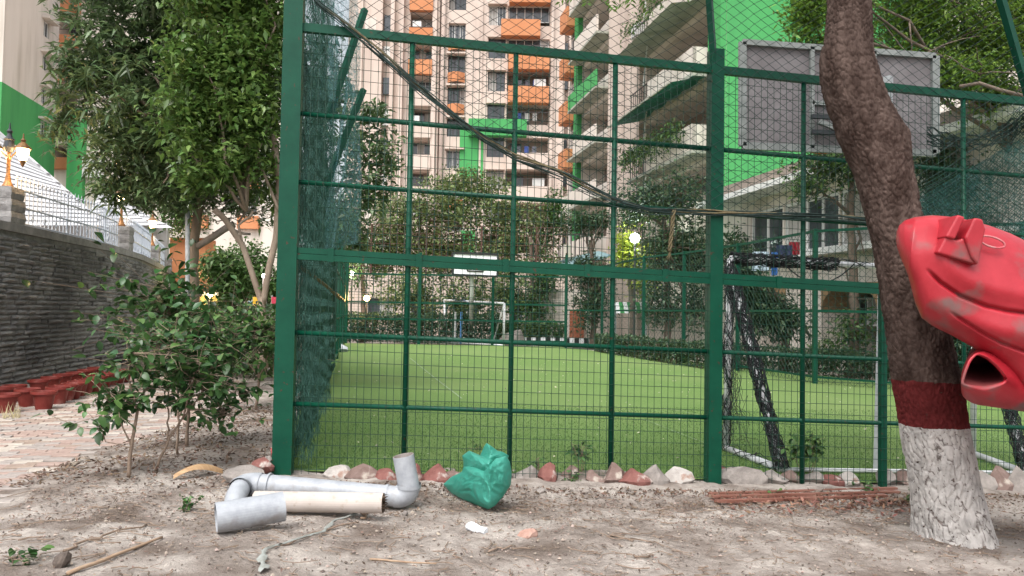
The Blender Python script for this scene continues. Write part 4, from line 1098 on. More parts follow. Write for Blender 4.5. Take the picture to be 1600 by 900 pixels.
# ================================================================ RED SLIDE
m_red = mat('scuffed_red_plastic', (.28,.008,.016), (.38,.020,.032), scale=3, rough=.42, bump=.15, bscale=18, c3=(.15,.075,.07), s3=4, t3=(.53,.66), dist=.01, spec=.45)
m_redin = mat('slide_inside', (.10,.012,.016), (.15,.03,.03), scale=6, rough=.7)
SY = 4.75
sl_ = empty('tube_slide', at(1560, 640, SY), 'large scuffed red plastic slide hull jutting in beside the painted trunk', 'slide')
topc_ = [(1400,372),(1401,362),(1405,352),(1414,344),(1430,339),(1455,336),(1480,338),(1510,343),(1545,352),(1580,365),(1620,385),(1700,425),(1800,470)]
botc_ = [(1400,376),(1402,388),(1408,405),(1418,428),(1424,450),(1430,475),(1440,497),(1458,510),(1485,523),(1515,540),(1548,562),(1585,600),(1640,665),(1720,760)]
def arcp(c, n):
    c = np.array(c, float); d = np.r_[0, np.cumsum(np.hypot(*np.diff(c, axis=0).T))]; t = np.linspace(0, d[-1], n); return np.stack([np.interp(t, d, c[:, 0]), np.interp(t, d, c[:, 1])], 1)
NS, NA = 230, 300
T_ = arcp(topc_, NS); B_ = arcp(botc_, NS)
def pdist(px, py, poly):
    best = 1e9; bt = 0; n = len(poly)-1
    for i in range(n):
        x0, y0 = poly[i]; x1, y1 = poly[i+1]; dx, dy = x1-x0, y1-y0; t = max(0, min(1, ((px-x0)*dx+(py-y0)*dy)/(dx*dx+dy*dy))); d = math.hypot(px-x0-t*dx, py-y0-t*dy)
        if d < best: best = d; bt = (i+t)/n
    return best, bt
gr1 = [(1447,420),(1470,442),(1500,462),(1540,478),(1575,486),(1620,492),(1760,500)]
gr2 = [(1484,487),(1508,503),(1535,520),(1565,536),(1620,556),(1760,590)]
P = []
for i in range(NS):
    row = []; s = i/(NS-1); tx, tyy = T_[i]; bx_, by_ = B_[i]
    dep = .30*min(1, (i/26))**.55+.08*s
    for j in range(NA):
        th = 2*math.pi*j/NA; c, sn = math.cos(th), math.sin(th)
        # superellipse section, front side = -Y
        k = .5*(1-c); px = tx+(bx_-tx)*k; py = tyy+(by_-tyy)*k
        y = SY-math.copysign(abs(sn)**.55, sn)*dep*(1.0)
        if sn > 0:
            d1, t1 = pdist(px, py, gr1); d2, t2 = pdist(px, py, gr2)
            gd1 = math.exp(-(d1/2.6)**2)*.034*min(1, t1*9); gd2 = math.exp(-(d2/2.2)**2)*.024*min(1, t2*9)
            bulge = .028*math.exp(-((d1-32)/20)**2)*min(1, max(0, (px-1430)/50))
            y += gd1+gd2-bulge
            y += .012*mn.noise(Vector((px*.012, py*.02, 1)))
        row.append(at(px, py, y))
    row.append(row[0]); P.append(row)
MB().grid(P).build('hull', m_red, sl_, smooth=True)
# moulded ledge/rim seam along the nose
b = MB(); seam = [at(x, y, SY-.035) for x, y in ((1440,341),(1412,350),(1404,366),(1410,392),(1424,420),(1432,455),(1440,488),(1468,508),(1510,532),(1550,560))]
b.tube(resample(seam, .02), .007, 8).build('seam', m_red, sl_, smooth=True)
# moulded step block with two ribs on top
fy = SY-.33
def bq_(pts, y0, y1): return [at(x, y, y0) for x, y in pts]
def prism(pts, y0, y1, m, name, taper=1.0):
    a = [at(x, y, y0) for x, y in pts]; cx = sum(p[0] for p in pts)/len(pts); cy = sum(p[1] for p in pts)/len(pts)
    c = [q+Vector((0, y1-y0, 0)) for q in a]
    n = len(pts); MBo = MB().add(a+c, [tuple(range(n)), tuple(range(n, 2*n))[::-1]]+[(i, i+n, (i+1) % n+n, (i+1) % n) for i in range(n)])
    o = MBo.build(name, m, sl_); bv = o.modifiers.new('bevel', 'BEVEL'); bv.width = .012; bv.segments = 3; bv.limit_method = 'ANGLE'
    return o
prism([(1465,395),(1480,366),(1486,372),(1497,376),(1508,371),(1516,378),(1532,356),(1537,366),(1529,414)], fy-.05, SY, m_red, 'step_block')
prism([(1478,370),(1497,335),(1509,339),(1493,374)], fy-.07, SY, m_red, 'rib')
prism([(1508,371),(1523,340),(1536,342),(1541,358),(1529,414),(1519,402)], fy-.07, SY, m_red, 'rib')
MB().tube([at(1550+20*math.cos(t*math.pi/10), 378+8*math.sin(t*math.pi/10)+.25*20*math.cos(t*math.pi/10), SY-.31-.012) for t in range(21)], .006, 8, cap=False).build('scuff_ring', mat('worn_pink', (.5,.28,.27), (.42,.06,.08), scale=20), sl_, smooth=True)
# lower exit: open lip with dark inside
ring = [(1503,598),(1508,582),(1515,565),(1525,554),(1540,560),(1555,573),(1569,590),(1569,596),(1552,601),(1538,604),(1520,602)]
outr = [(1500,601),(1506,580),(1513,562),(1525,550),(1542,556),(1558,569),(1573,588),(1572,600),(1555,607),(1538,612),(1516,607)]
out2 = [(1502,620),(1501,584),(1512,556),(1530,543),(1556,548),(1590,566),(1625,594),(1640,634),(1612,645),(1566,638),(1522,632)]
def ringp(r, Y, n=66):
    c = np.array(r+[r[0]], float); pp = arcp(r+[r[0]], n+1)[:-1]; k = np.array([.25,.5,.25])
    for _ in range(3): pp = pp*.5+.25*np.roll(pp, 1, 0)+.25*np.roll(pp, -1, 0)
    return [at(x, y, Y) for x, y in pp]
R0 = ringp(ring, SY-.26); R1 = ringp(outr, SY-.285); R2 = ringp(out2, SY-.12); R3 = ringp(out2, SY+.25)
P = [R0, [a.lerp(c, .45)+Vector((0,-.02,0)) for a, c in zip(R0, R1)], R1, [a.lerp(c, .4)-Vector((0,.008,0)) for a, c in zip(R1, R2)], R2, R3]
P = [r+[r[0]] for r in P]
MB().grid(P).build('exit_lip', m_red, sl_, smooth=True)
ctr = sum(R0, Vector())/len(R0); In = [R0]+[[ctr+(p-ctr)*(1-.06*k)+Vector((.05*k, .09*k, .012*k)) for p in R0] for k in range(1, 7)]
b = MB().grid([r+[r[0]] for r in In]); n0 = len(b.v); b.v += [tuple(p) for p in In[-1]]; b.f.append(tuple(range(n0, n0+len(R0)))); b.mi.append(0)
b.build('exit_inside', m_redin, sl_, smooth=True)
# support so the hull stands on something
for (px, Y) in ((1680, SY), (1760, SY+.5)): MB().tube([at(px, 500, Y), Vector((at(px, 500, Y).x, Y, gz(3.5, Y)-.1))], .045, 10).build('support_post', mat('blue_post', (.05,.1,.3), rough=.4) if 'blue_post' not in bpy.data.materials else bpy.data.materials['blue_post'], sl_, smooth=True)
# ================================================================ VEGETATION
def blob_pts(blobs, per, rnd, shell=.55):
    """blobs: (px,py,rx,ry,Y,depth radius m); returns cluster centres"""
    out = []
    vol = [b_[2]*b_[3] for b_ in blobs]; tot = sum(vol)
    for (px, py, rx, ry, Y, dr), v in zip(blobs, vol):
        n = int(per*v/tot); c = at(px, py, Y); sx = rx*Y/FX; sz = ry*Y/FX
        d = rnd.normal(0, 1, (n, 3)); d /= np.linalg.norm(d, axis=1, keepdims=True); r = (shell+(1-shell)*rnd.random(n))**1.0
        lump = 1+.22*np.array([mn.noise(Vector(q)*2.3+Vector((px, py, 0))) for q in d])
        out.append(np.array(c)+d*(r*lump)[:, None]*np.array([sx, dr, sz]))
    return np.concatenate(out)
def whorls(C, nl, L, W, spread, rnd, up=.2, droop=.35):
    n = len(C)*nl; P_ = np.repeat(C, nl, 0)+rnd.normal(0, spread, (n, 3)); D = rdir(n, 0, rnd); D[:, 2] = D[:, 2]*.6+up
    # whorl axis shared per cluster so that leaves fan out together
    ax = rdir(len(C), .2, rnd); D = D+np.repeat(ax, nl, 0)*.6
    return leaves(P_, D, L*rnd.uniform(.7, 1.15, n), W*rnd.uniform(.8, 1.15, n), droop, rnd)
def limb_tube(b, p, q, r0, r1, wob, rnd, n=6):
    pts_ = []
    for i in range(n+1):
        t = i/n; w = Vector((rnd.gauss(0, wob), rnd.gauss(0, wob), rnd.gauss(0, wob)*.5))*(1 if 0 < i < n else 0); pts_.append(p.lerp(q, t)+w+Vector((0, 0, .12*math.sin(math.pi*t)*(q-p).length*.4)))
    b.tube(pts_, [r0+(r1-r0)*i/n for i in range(n+1)], 7); return pts_
def tree(base, trunk, blobs, ncl, nl, L, W, lm, label, seed, cat='tree', group=None, spread=.06, shell=.5, nlimb=16, tm=None, up=.2, droop=.35, r0=.12, name='tree', limb_from=None, twigs=60, sparse=None):
    rnd = np.random.default_rng(seed); rr = random.Random(seed)
    root = empty(name, tuple(base), label, cat, group)
    tm = tm or m_limb
    rs = [r0*(1-.45*i/(len(trunk)-1)) for i in range(len(trunk))]
    tp = resample([Vector(p) for p in trunk], .25) if len(trunk) > 1 else trunk
    tp = [p+Vector((rr.gauss(0,.012), rr.gauss(0,.012), 0)) for p in tp]+[Vector(trunk[-1])]
    n = len(tp); b = MB().tube(tp, [r0*(1-.45*i/n)*(1+.25*math.exp(-i*1.2)) for i in range(n)], 12); b.build('trunk', tm, root, smooth=True)
    C = blob_pts(blobs, ncl, rnd, shell)
    if sparse: C = np.array([c for c in C if mn.noise(Vector(c)*sparse[0]) > sparse[1]])
    top = Vector(trunk[-1]); 
    for k in range(nlimb):
        q = Vector(C[rr.randrange(len(C))]); s = Vector(limb_from) if limb_from else top.lerp(Vector(trunk[max(0, len(trunk)-2)]), rr.random()*.5)
        b = MB(); pts_ = limb_tube(b, s, q, r0*.45, r0*.1, .12*(q-s).length*.2, rr)
        for _ in range(4):
            a = pts_[rr.randrange(2, len(pts_))]; limb_tube(b, a, a+Vector((rr.gauss(0,.5), rr.gauss(0,.4), rr.gauss(.1,.4)))*((q-s).length*.3), r0*.14, r0*.04, .03, rr, 4)
        b.build('limb', tm, root, smooth=True)
    V, F = whorls(C, nl, L, W, spread, rnd, up, droop)
    npmesh('crown', V, F, lm, root, kind='stuff')
    return root, C
lf_mango = leafmat('mango_leaf', (.10,.155,.065), .5, .32, .3)
lf_bright = leafmat('fresh_leaf', (.105,.18,.042), .5, .4, .35)
lf_mid = leafmat('mid_leaf', (.07,.13,.035), .5, .45, .3)
lf_olive = leafmat('olive_leaf', (.14,.185,.065), .5, .5, .3)
lf_dark = leafmat('dark_leaf', (.055,.095,.045), .5, .42, .3)
m_tan = mat('tan_bark', (.20,.15,.11), (.33,.26,.20), scale=3, rough=.95, bump=.6, bscale=14, stretch=(1,1,.5))
m_pale = mat('pale_bark', (.24,.2,.17), (.36,.31,.27), scale=5, rough=.95, bump=.4)
YM = 15.0
mb = G(304, 545); mb = Vector((mb.x, YM, gz(mb.x, YM)))
mt = at(304, 330, YM)
tree((mb.x, YM, 0), [at(303,560,YM), at(304,490,YM), at(300,410,YM), at(312,310,YM), at(300,200,YM)],
     [(215,-20,130,110,YM,1.6),(330,20,110,140,YM+.3,1.8),(165,80,70,80,YM-.4,1.0),(112,140,30,60,YM-.6,.6),(95,205,22,32,YM-.6,.4),(235,170,105,95,YM-.3,1.5),(190,240,75,60,YM-.5,.9),(330,230,95,90,YM,1.5),(410,100,45,150,YM+.4,1.4),(265,290,75,45,YM-.4,.9),(200,300,50,28,YM-.2,.6),(405,260,50,100,YM+.6,1.3),(350,300,55,35,YM+.5,.9),(300,-140,200,110,YM,2.4),(270,240,90,80,YM+.8,1.4),(360,190,90,120,YM+1.2,1.2),(250,130,120,110,YM+1,1.2)],
     3600, 12, .27, .058, lf_mango, 'big dark mango tree with long drooping leaves behind the bushes on the left', 11, spread=.07, shell=.35, r0=.115, tm=m_tan, nlimb=18)
YB = 12.6
tree((at(418,560,YB).x, YB, 0), [at(412,575,YB), at(411,500,YB), at(410,465,YB)],
     [(340,110,85,80,YB,1.0),(400,60,60,90,YB+.3,1.1),(300,190,70,60,YB-.2,.8),(390,180,65,70,YB,1.0),(350,255,80,42,YB-.2,.9),(305,285,35,25,YB-.4,.5),(435,290,20,45,YB+.4,.6),(345,0,90,60,YB+.2,1.0),(420,-60,60,70,YB+.2,1.0),(285,90,35,40,YB-.3,.6)],
     1350, 12, .145, .07, lf_bright, 'lighter green broad leaved tree with forked pale trunk just left of the corner post', 12, spread=.10, shell=.15, r0=.075, tm=m_tan, nlimb=7, up=.1, limb_from=at(385,330,YB))
root = bpy.data.objects['tree.002'] if 'tree.002' in bpy.data.objects else None
if root:
    for pts_, r in (([at(411,480,YB), at(398,440,YB), at(380,385,YB), at(350,340,YB-.2), at(325,320,YB-.3)], .05), ([at(411,475,YB), at(420,420,YB), at(432,370,YB+.1), at(436,280,YB+.2), at(425,200,YB+.2)], .055), ([at(380,385,YB), at(372,350,YB), at(392,338,YB), at(398,325,YB)], .022), ([at(436,330,YB), at(420,290,YB), at(400,240,YB)], .025)):
        MB().tube(resample(pts_, .12), r, 8).build('limb', m_tan, root, smooth=True)
root = bpy.data.objects['tree.001']
for pts_, r in (([at(308,385,YM), at(330,372,YM), at(355,355,YM), at(372,348,YM)], .07), ([at(372,348,YM), at(385,330,YM), at(378,312,YM), at(352,316,YM)], .02), ([at(355,355,YM), at(378,365,YM), at(396,366,YM)], .025)):
    MB().tube(resample(pts_, .12), r, 8).build('limb', m_pale, root, smooth=True)
b = MB(); rr = random.Random(5)
for k in range(60): p = at(rr.uniform(315, 400), rr.uniform(305, 345), YM); b.tube(strand(p, p+Vector((rr.uniform(-.7,.7), rr.uniform(-.3,.3), rr.uniform(-.15,.1))), 5, .03, rr), .006, 4)
b.build('twigs', m_pale, root, kind='stuff')
MB().tube([at(293,560,YM-.4), at(293,330,YM-.4)], .045, 8).build('white_pole', m_dg, label='thin pale pole standing tight against the mango trunk', cat='pole', loc=tuple(at(293,560,YM-.4)), smooth=True)

# overhanging branch behind the cage corner
YO = 13
tree((at(470,560,YO).x, YO, 0), [at(470,570,YO), at(475,420,YO), at(500,300,YO)],
     [(585,185,30,28,YO,.5),(600,250,32,40,YO,.6),(575,300,40,40,YO,.7),(560,230,35,60,YO,.6),(500,150,60,120,YO+.5,1.2),(545,350,40,50,YO,.7),(480,330,40,80,YO+.5,1.0)],
     520, 10, .19, .06, lf_mango, 'dark leafy tree pushing against the outside of the side fence', 14, spread=.07, shell=.2, r0=.08, nlimb=12)
# neem tree upper right
YN = 15
tree((at(1600,560,YN).x, YN+1.5, 0), [Vector((at(1620,560,YN).x, YN+1.5, -.2)), at(1600,300,YN+1), at(1560,180,YN+.5)],
     [(1262,20,26,55,12.5,.5),(1290,80,26,30,12.5,.4),(1440,30,90,75,YN,1.3),(1540,60,80,80,YN,1.4),(1480,120,80,38,YN-.5,.8),(1560,150,60,30,YN,.8),(1620,20,60,110,YN,1.2),(1380,100,40,30,YN,.6),(1450,-70,180,70,YN,1.8),(1310,-30,70,60,13,.8)],
     4600, 14, .12, .045, leafmat('neem_far_leaf', (.14,.235,.04), .5, .45, .4), 'bright small leaved neem tree filling the upper right above the backboard', 15, spread=.14, shell=.1, r0=.12, nlimb=16)
for pts_ in ([at(1500,135,12), at(1530,130,12), at(1560,140,12), at(1600,150,12)],):
    MB().tube(pts_, .03, 7).build('limb', m_limb, bpy.data.objects['tree.004'], smooth=True)
# trees round the far end of the court
far = [ # base px, Y, blobs, ncl, nl, L, W, mat, label, seed
 (655, 37, [(620,350,65,60,37,2),(700,330,75,70,37,2),(790,345,70,60,37.5,2),(680,400,90,45,37,2),(770,400,70,45,37,2),(740,290,60,35,38,1.6),(840,370,40,55,38,1.5),(600,400,45,50,37,1.6),(640,460,60,40,36,1.5),(720,470,50,40,36,1.2),(790,460,50,45,36,1.4)], 2300, 12, .22, .11, lf_olive, 'wide olive green tree behind the far goal and white backboard'),
 (565, 36, [(560,400,45,55,36,1.5),(545,340,30,50,36,1),(520,420,40,50,36,1.3)], 420, 12, .2, .1, lf_mid, 'bushy tree at the far left corner of the court'),
 (830, 36, [(850,440,30,55,36,1.2),(825,480,35,30,36,1),(868,340,25,50,37,1)], 420, 10, .2, .1, lf_mid, 'slim leafy tree right of the far goal'),
 (925, 33, [(925,470,40,60,33,1.2),(915,420,40,30,33,1),(935,345,55,20,33,1),(900,350,30,18,33,.8)], 520, 10, .2, .09, lf_dark, 'dark tree with low blue green leaves left of the lit bush'),
 (1040, 27, [(1000,315,55,35,27,1.2),(1060,310,60,45,27,1.4),(1035,390,50,55,27,1.2),(1085,400,40,60,27,1.2),(1030,470,35,50,27,1),(1080,480,35,50,27,1),(1150,395,60,40,26,1.2)], 900, 11, .2, .085, lf_dark, 'dark dense tree in front of the bright green wall behind the middle post'),
 (1225, 21, [(1215,500,50,35,21,.8),(1190,480,35,35,21,.8),(1165,440,30,50,21,.7)], 420, 9, .26, .075, lf_dark, 'dark palm like bush in front of the arched opening'),
 (1330, 19.5, [(1340,520,30,40,19.5,.7),(1290,550,30,25,19.5,.6),(1300,255,70,40,19.5,.8),(1260,290,30,25,19.5,.5),(1330,150,60,70,19.5,1)], 620, 9, .17, .07, lf_mid, 'dark leafy tree right of the hoop side window'),
 (985, 30, [(985,400,25,35,30,.8),(1010,440,22,30,30,.6),(975,380,18,22,30,.5)], 200, 10, .2, .1, leafmat('lit_yellow_leaf', (.36,.42,.06), .3, .5, .4), 'yellow green floodlit bush in the middle distance'),
 (1500, 17, [(1500,300,70,60,17,1),(1570,260,60,70,17,1),(1460,250,40,40,17,.8),(1560,360,60,50,16.5,.9),(1500,480,60,60,16,.9),(1580,500,50,60,16,.9)], 1100, 11, .15, .06, lf_dark, 'dark leafy tree behind the right hand net heap'),
]
for k, (bx_, Y, blobs, ncl, nl, L_, W_, lm, lab) in enumerate(far):
    X = at(bx_, 500, Y).x; cy = max(b_[1] for b_ in blobs)
    tree((X, Y, 0), [Vector((X, Y, -.1)), Vector((X+.1, Y, 1.2)), Vector((X-.1, Y, at(bx_, min(b_[1] for b_ in blobs)+30, Y).z))], blobs, ncl, nl, L_, W_, lm, lab, 30+k, spread=.16, shell=.2, r0=.13, nlimb=11, group='trees round the court', tm=m_limb)
def hedge(quads, n, L_, W_, lm, label, seed, name='hedge', cat='hedge'):
    rnd = np.random.default_rng(seed); Ps = []
    for (x0, y0, Yt, x1, y1, Yb, dep) in quads:
        pass
# hedges: (px from,to ; top y ; base Y depth)
def hedge_box(pxa, Ya, pxb, Yb, h, dep, n, L_, W_, lm, label, seed):
    rnd = np.random.default_rng(seed); a = at(pxa, 500, Ya); c = at(pxb, 500, Yb); a.z = 0; c.z = 0
    t = rnd.random(n); z = rnd.random(n)**.7*h*(1+.18*np.array([mn.noise(Vector((q*9, seed, 0))) for q in t])); d = rnd.uniform(-1, 1, n)*dep
    P_ = np.stack([a.x+(c.x-a.x)*t+d*.1, a.y+(c.y-a.y)*t+d, z], 1)
    V, F = leaves(P_, rdir(n, .5, rnd), L_*rnd.uniform(.7,1.2,n), W_*rnd.uniform(.7,1.2,n), .3, rnd)
    root = empty('hedge', tuple((a+c)/2), label, 'hedge', 'hedges round the court'); npmesh('foliage', V, F, lm, root, kind='stuff')
    b = MB(); rr = random.Random(seed)
    for k in range(50): p = a.lerp(c, rr.random()); b.tube([p, p+Vector((rr.gauss(0,.1), rr.gauss(0,.1), h*.8))], .015, 4)
    b.build('stems', m_limb, root, kind='stuff')
hedge_box(530, 34.5, 780, 34.5, 1.3, .7, 9000, .16, .08, lf_dark, 'dark clipped hedge behind the far goal', 51)
hedge_box(770, 34.5, 880, 34, 1.0, .5, 3500, .16, .08, lf_mid, 'lower hedge right of the far goal', 52)
hedge_box(930, 29, 1110, 20, .7, .5, 4500, .13, .06, lf_dark, 'rough dark hedge along the right boundary behind the middle post', 53)
hedge_box(1110, 21.5, 1420, 17.0, .65, .5, 5000, .12, .06, lf_dark, 'dark hedge below the arched building on the right', 54)
hedge_box(1420, 16.5, 1640, 14.5, 1.3, .6, 8000, .12, .06, lf_dark, 'dark hedge behind the slide on the right', 55)
hedge_box(285, 19.5, 440, 15.5, 1.05, .9, 9000, .13, .06, lf_mid, 'mid green hedge beyond the shrubs left of the corner post', 56)
hedge_box(262, 25, 440, 24, 1.5, 1.2, 5000, .16, .08, lf_dark, 'dark hedge deep in the garden behind the mango trunk', 57)
# garden trees beyond left
for k, (bx_, Y, bl, lab) in enumerate(((363, 24, [(365,440,30,40,24,1),(345,420,30,30,24,1)], 'slender tree in the lit garden between the two trunks'), (385, 27, [(390,430,45,50,27,1.4),(430,460,30,40,27,1)], 'leafy garden tree far behind the forked trunk'),(250, 31, [(240,300,40,35,31,1.5),(180,295,50,25,32,1.5),(285,330,40,60,30,1.5)], 'round green tree beyond the white marquee roof'))):
    X = at(bx_, 500, Y).x
    tree((X, Y, 0), [Vector((X, Y, -.1)), Vector((X, Y, 1.5)), Vector((X, Y, at(bx_, bl[0][1], Y).z))], bl, 480, 11, .2, .09, lf_mid, lab, 70+k, spread=.14, shell=.2, r0=.1, nlimb=8, group='trees in the garden on the left')

# ---------------------------------------------------------------- shrubs in front
lf_shrub = leafmat('shrub_leaf', (.04,.10,.03), .5, .3, .3)
lf_shrub2 = leafmat('shrub_leaf_light', (.09,.18,.05), .4, .35, .35)
def leafmesh(L_, W_, m, seed):
    """one rounded leaf, folded, 10 triangles"""
    r = random.Random(seed); vs = [(0,0,0)]; prof = [(.15,.55),(.4,1),(.68,.85),(.88,.45)]
    for t, w in prof:
        z = -.25*t*t*L_; vs += [(t*L_, w*W_/2, z+.10*w*W_), (t*L_, 0, z), (t*L_, -w*W_/2, z+.10*w*W_)]
    vs.append((L_, 0, -.28*L_)); fs = [(0,2,1),(0,3,2)]
    for i in range(3):
        a = 1+3*i; fs += [(a, a+1, a+4, a+3), (a+1, a+2, a+5, a+4)]
    a = 10; fs += [(a, a+1, 13), (a+1, a+2, 13)]
    return MB().add(vs, fs).mesh('leaf', m, smooth=True), vs, fs
lms = [leafmesh(.105, .06, lf_shrub, 1), leafmesh(.08, .05, lf_shrub, 2), leafmesh(.09, .054, lf_shrub2, 3)]
def shrub(base, stems, label, seed, nleaf, group=None, scale=1, parts=60, light=.2, name='shrub', cat='shrub', twig=.006, jit=.09):
    """stems: list of picture/depth polylines; leaves sit along upper halves"""
    rr = random.Random(seed); root = empty(name, tuple(base), label, cat, group); tips = []
    for pl_, r in stems:
        pts_ = resample(pl_, .05 if sum((c-a).length for a, c in zip(pl_, pl_[1:])) > .3 else .012); n = len(pts_); MB().tube([p+Vector((rr.gauss(0,.004), rr.gauss(0,.004), 0)) for p in pts_], [r*(1-.6*i/n) for i in range(n)], 7).build('stem', m_twig, root, smooth=True)
        tips += pts_[int(n*.66):]
    b = MB(); spots = []
    for k in range(nleaf//5):
        s = tips[rr.randrange(len(tips))]; q = s+Vector((rr.gauss(0,jit*1.5), rr.gauss(0,jit*1.3), rr.gauss(.02,jit)))*scale*1.6
        pts_ = strand(s, q, 3, .008, rr); b.tube(pts_, [twig*.6, twig*.45, twig*.4, twig*.3], 4)
        for _ in range(5): spots.append(pts_[1].lerp(q, rr.random()) if _ else q)
    b.build('twigs', m_twig, root, kind='stuff')
    spots.sort(key=lambda p: (p-CAM).length)
    V = []; F = [[], []]; restb = MB()
    for i, p in enumerate(spots):
        k = 2 if rr.random() < light else rr.randrange(2); me, vs, fs = lms[k]
        rot = Matrix.Rotation(rr.uniform(0, 6.28), 4, 'Z') @ Matrix.Rotation(rr.gauss(.15, .5), 4, 'Y') @ Matrix.Rotation(rr.gauss(0, .4), 4, 'X'); sc_ = rr.uniform(.65, 1.15)*scale
        if i < parts:
            o = bpy.data.objects.new('leaf', me); COL.objects.link(o); o.parent = root; o.location = p-Vector(root.location); o.rotation_euler = rot.to_euler(); o.scale = (sc_,)*3
        else:
            restb.cur = 1 if k == 2 else 0; restb.add([rot @ (Vector(v)*sc_)+p for v in vs], fs)
    restb.build('leaf', [lf_shrub, lf_shrub2], root, kind='stuff', smooth=True)
    return root
def PL(Y, *pp): return [at(x, y, Y+dy) for x, y, dy in pp]
# main front shrub, several stems
S1 = G(200, 748); Ys = S1.y
shrub(S1, [(PL(Ys, (200,748,0),(206,700,0),(215,640,.02),(232,590,.05),(245,540,.1)), .016), (PL(Ys,(206,700,0),(185,650,-.05),(172,610,-.1)), .007), (PL(Ys,(215,640,0),(200,590,-.05),(205,545,-.1)), .008), (PL(Ys,(232,590,.05),(265,550,.1),(280,520,.2)), .008),
           (PL(Ys,(206,700,0),(165,690,0),(155,660,0)), .005), (PL(Ys,(210,670,0),(188,640,0),(178,625,0)),.005)],
      'front leafy shrub with a bent brown stem at the edge of the paved path', 201, 480, parts=190, jit=.075)
S2 = G(243, 738); Yt = S2.y
shrub(S2, [(PL(Yt,(243,738,0),(262,690,0),(285,655,.05),(312,620,.1),(325,580,.15)), .012), (PL(Yt,(285,655,.05),(300,600,0),(310,560,0)), .008), (PL(Yt,(262,690,0),(262,620,.1),(270,560,.1),(262,510,.15)), .008)],
      'shrub with a slanting thin stem just right of the front leafy shrub', 202, 480, parts=60, jit=.08)
S3 = G(276, 710); Yu = S3.y
shrub(S3, [(PL(Yu,(276,710,0),(280,650,0),(275,590,0),(285,530,0),(290,500,.1)), .012), (PL(Yu,(280,650,0),(300,600,.1),(320,545,.1)), .010), (PL(Yu,(275,590,0),(240,540,.1),(225,510,.1)), .008), (PL(Yu,(285,530,0),(330,520,.1),(350,540,.2)), .008)],
      'dense dark leaved shrub in the middle of the front group', 203, 720, parts=20)
S4 = G(292, 697); Yv = S4.y
shrub(S4, [(PL(Yv,(292,697,0),(294,640,0),(298,590,0),(310,545,0)), .018), (PL(Yv,(298,590,0),(340,560,.1),(365,560,.1)), .01), (PL(Yv,(298,600,0),(340,600,.1),(375,620,.1)), .008), (PL(Yv,(310,545,0),(350,510,.1),(390,540,.2)), .008), (PL(Yv,(294,640,0),(330,640,0),(360,650,0)),.006)],
      'upright thick stemmed shrub at the right of the front group', 204, 760, parts=10)
S5 = G(400, 640); Yw = S5.y
shrub(S5, [(PL(Yw,(400,640,0),(405,590,0),(400,540,0),(395,500,0)), .02), (PL(Yw,(405,590,0),(370,540,0),(355,510,0)), .012), (PL(Yw,(405,590,0),(425,540,0),(425,510,0)), .012)],
      'grey green bush beside the corner post behind the front shrubs', 205, 1100, parts=0, light=.6, scale=1.15, jit=.13)
S6 = G(258, 610); Yx = S6.y
shrub(S6, [(PL(Yx,(258,600,0),(262,540,0),(266,490,0),(262,450,0)), .03), (PL(Yx,(262,540,0),(240,500,0),(225,480,0)), .02), (PL(Yx,(262,520,0),(290,490,0),(300,470,0)), .02)],
      'large leaved creeper bush rising against the end of the retaining wall', 206, 700, parts=0, scale=2.0, jit=.13, light=.1)
# weeds by the edging
wd = [(1262,752,1265,690,40,'bushy grey green weed growing through the edging right of the middle post',.95,170),(905,748,910,690,20,'sprawling weed with small leaves behind the edging left of the third upright',.6,110),
      (890,760,895,745,12,'low dark weed in front of the edging stones',.6,60),(838,748,842,715,8,'thin weed behind the first stones right of the teal bag',.5,30),(748,708,740,700,12,'small leaves poking out beside the teal bag mouth',.5,24),
      (1350,772,1352,758,10,'small weed in front of the pale flat stone',.7,36),(1210,778,1212,770,8,'tiny green seedling in front of the big grey stone',.6,14),(1420,786,1422,778,10,'low weed against the painted tree foot',.6,40),(528,797,527,790,4,'two leaf seedling in front of the cream pipe',.75,6),
      (293,793,295,788,10,'low green weed patch left of the short pipe',.5,60),(20,880,22,868,14,'grassy weed at the lower left corner',.7,40)]
for i, (bx_, by_, tx_, ty_, sp_, lab, scl, nl_) in enumerate(wd):
    p = G(bx_, by_); Y = p.y+(.12 if by_ < 765 else 0); st = []
    for k in range(4): st.append((PL(Y, (bx_, by_, 0), ((bx_+tx_)/2+random.gauss(0, sp_*.3), (by_+ty_)/2, 0), (tx_+random.uniform(-sp_, sp_), ty_+random.uniform(-8, 8)*(1 if sp_ > 12 else .2), random.gauss(0,.03))), .004))
    shrub(Vector((p.x, Y, p.z)), st, lab, 300+i, nl_, 'weeds along the stone edging' if by_ < 775 else None, scale=scl*.75, parts=8, light=.7 if i == 0 else .35, name='weed', cat='weed', twig=.003, jit=.05)
# dry grass tuft by pots
b = MB(); p = G(18, 655)
for k in range(40):
    a = random.uniform(0, 6.28); h = random.uniform(.08, .22); q = p+Vector((math.cos(a)*.09, math.sin(a)*.06, 0)); t = q+Vector((random.gauss(0,.06), random.gauss(0,.06), h)); w_ = Vector((.006, 0, 0))
    b.add([q-w_, q+w_, t], [(0,1,2)])
b.build('dry_grass_tuft', mat('dry_grass', (.42,.36,.22), island=.3), label='dry straw coloured grass tuft by the first pots', cat='grass', loc=tuple(p))
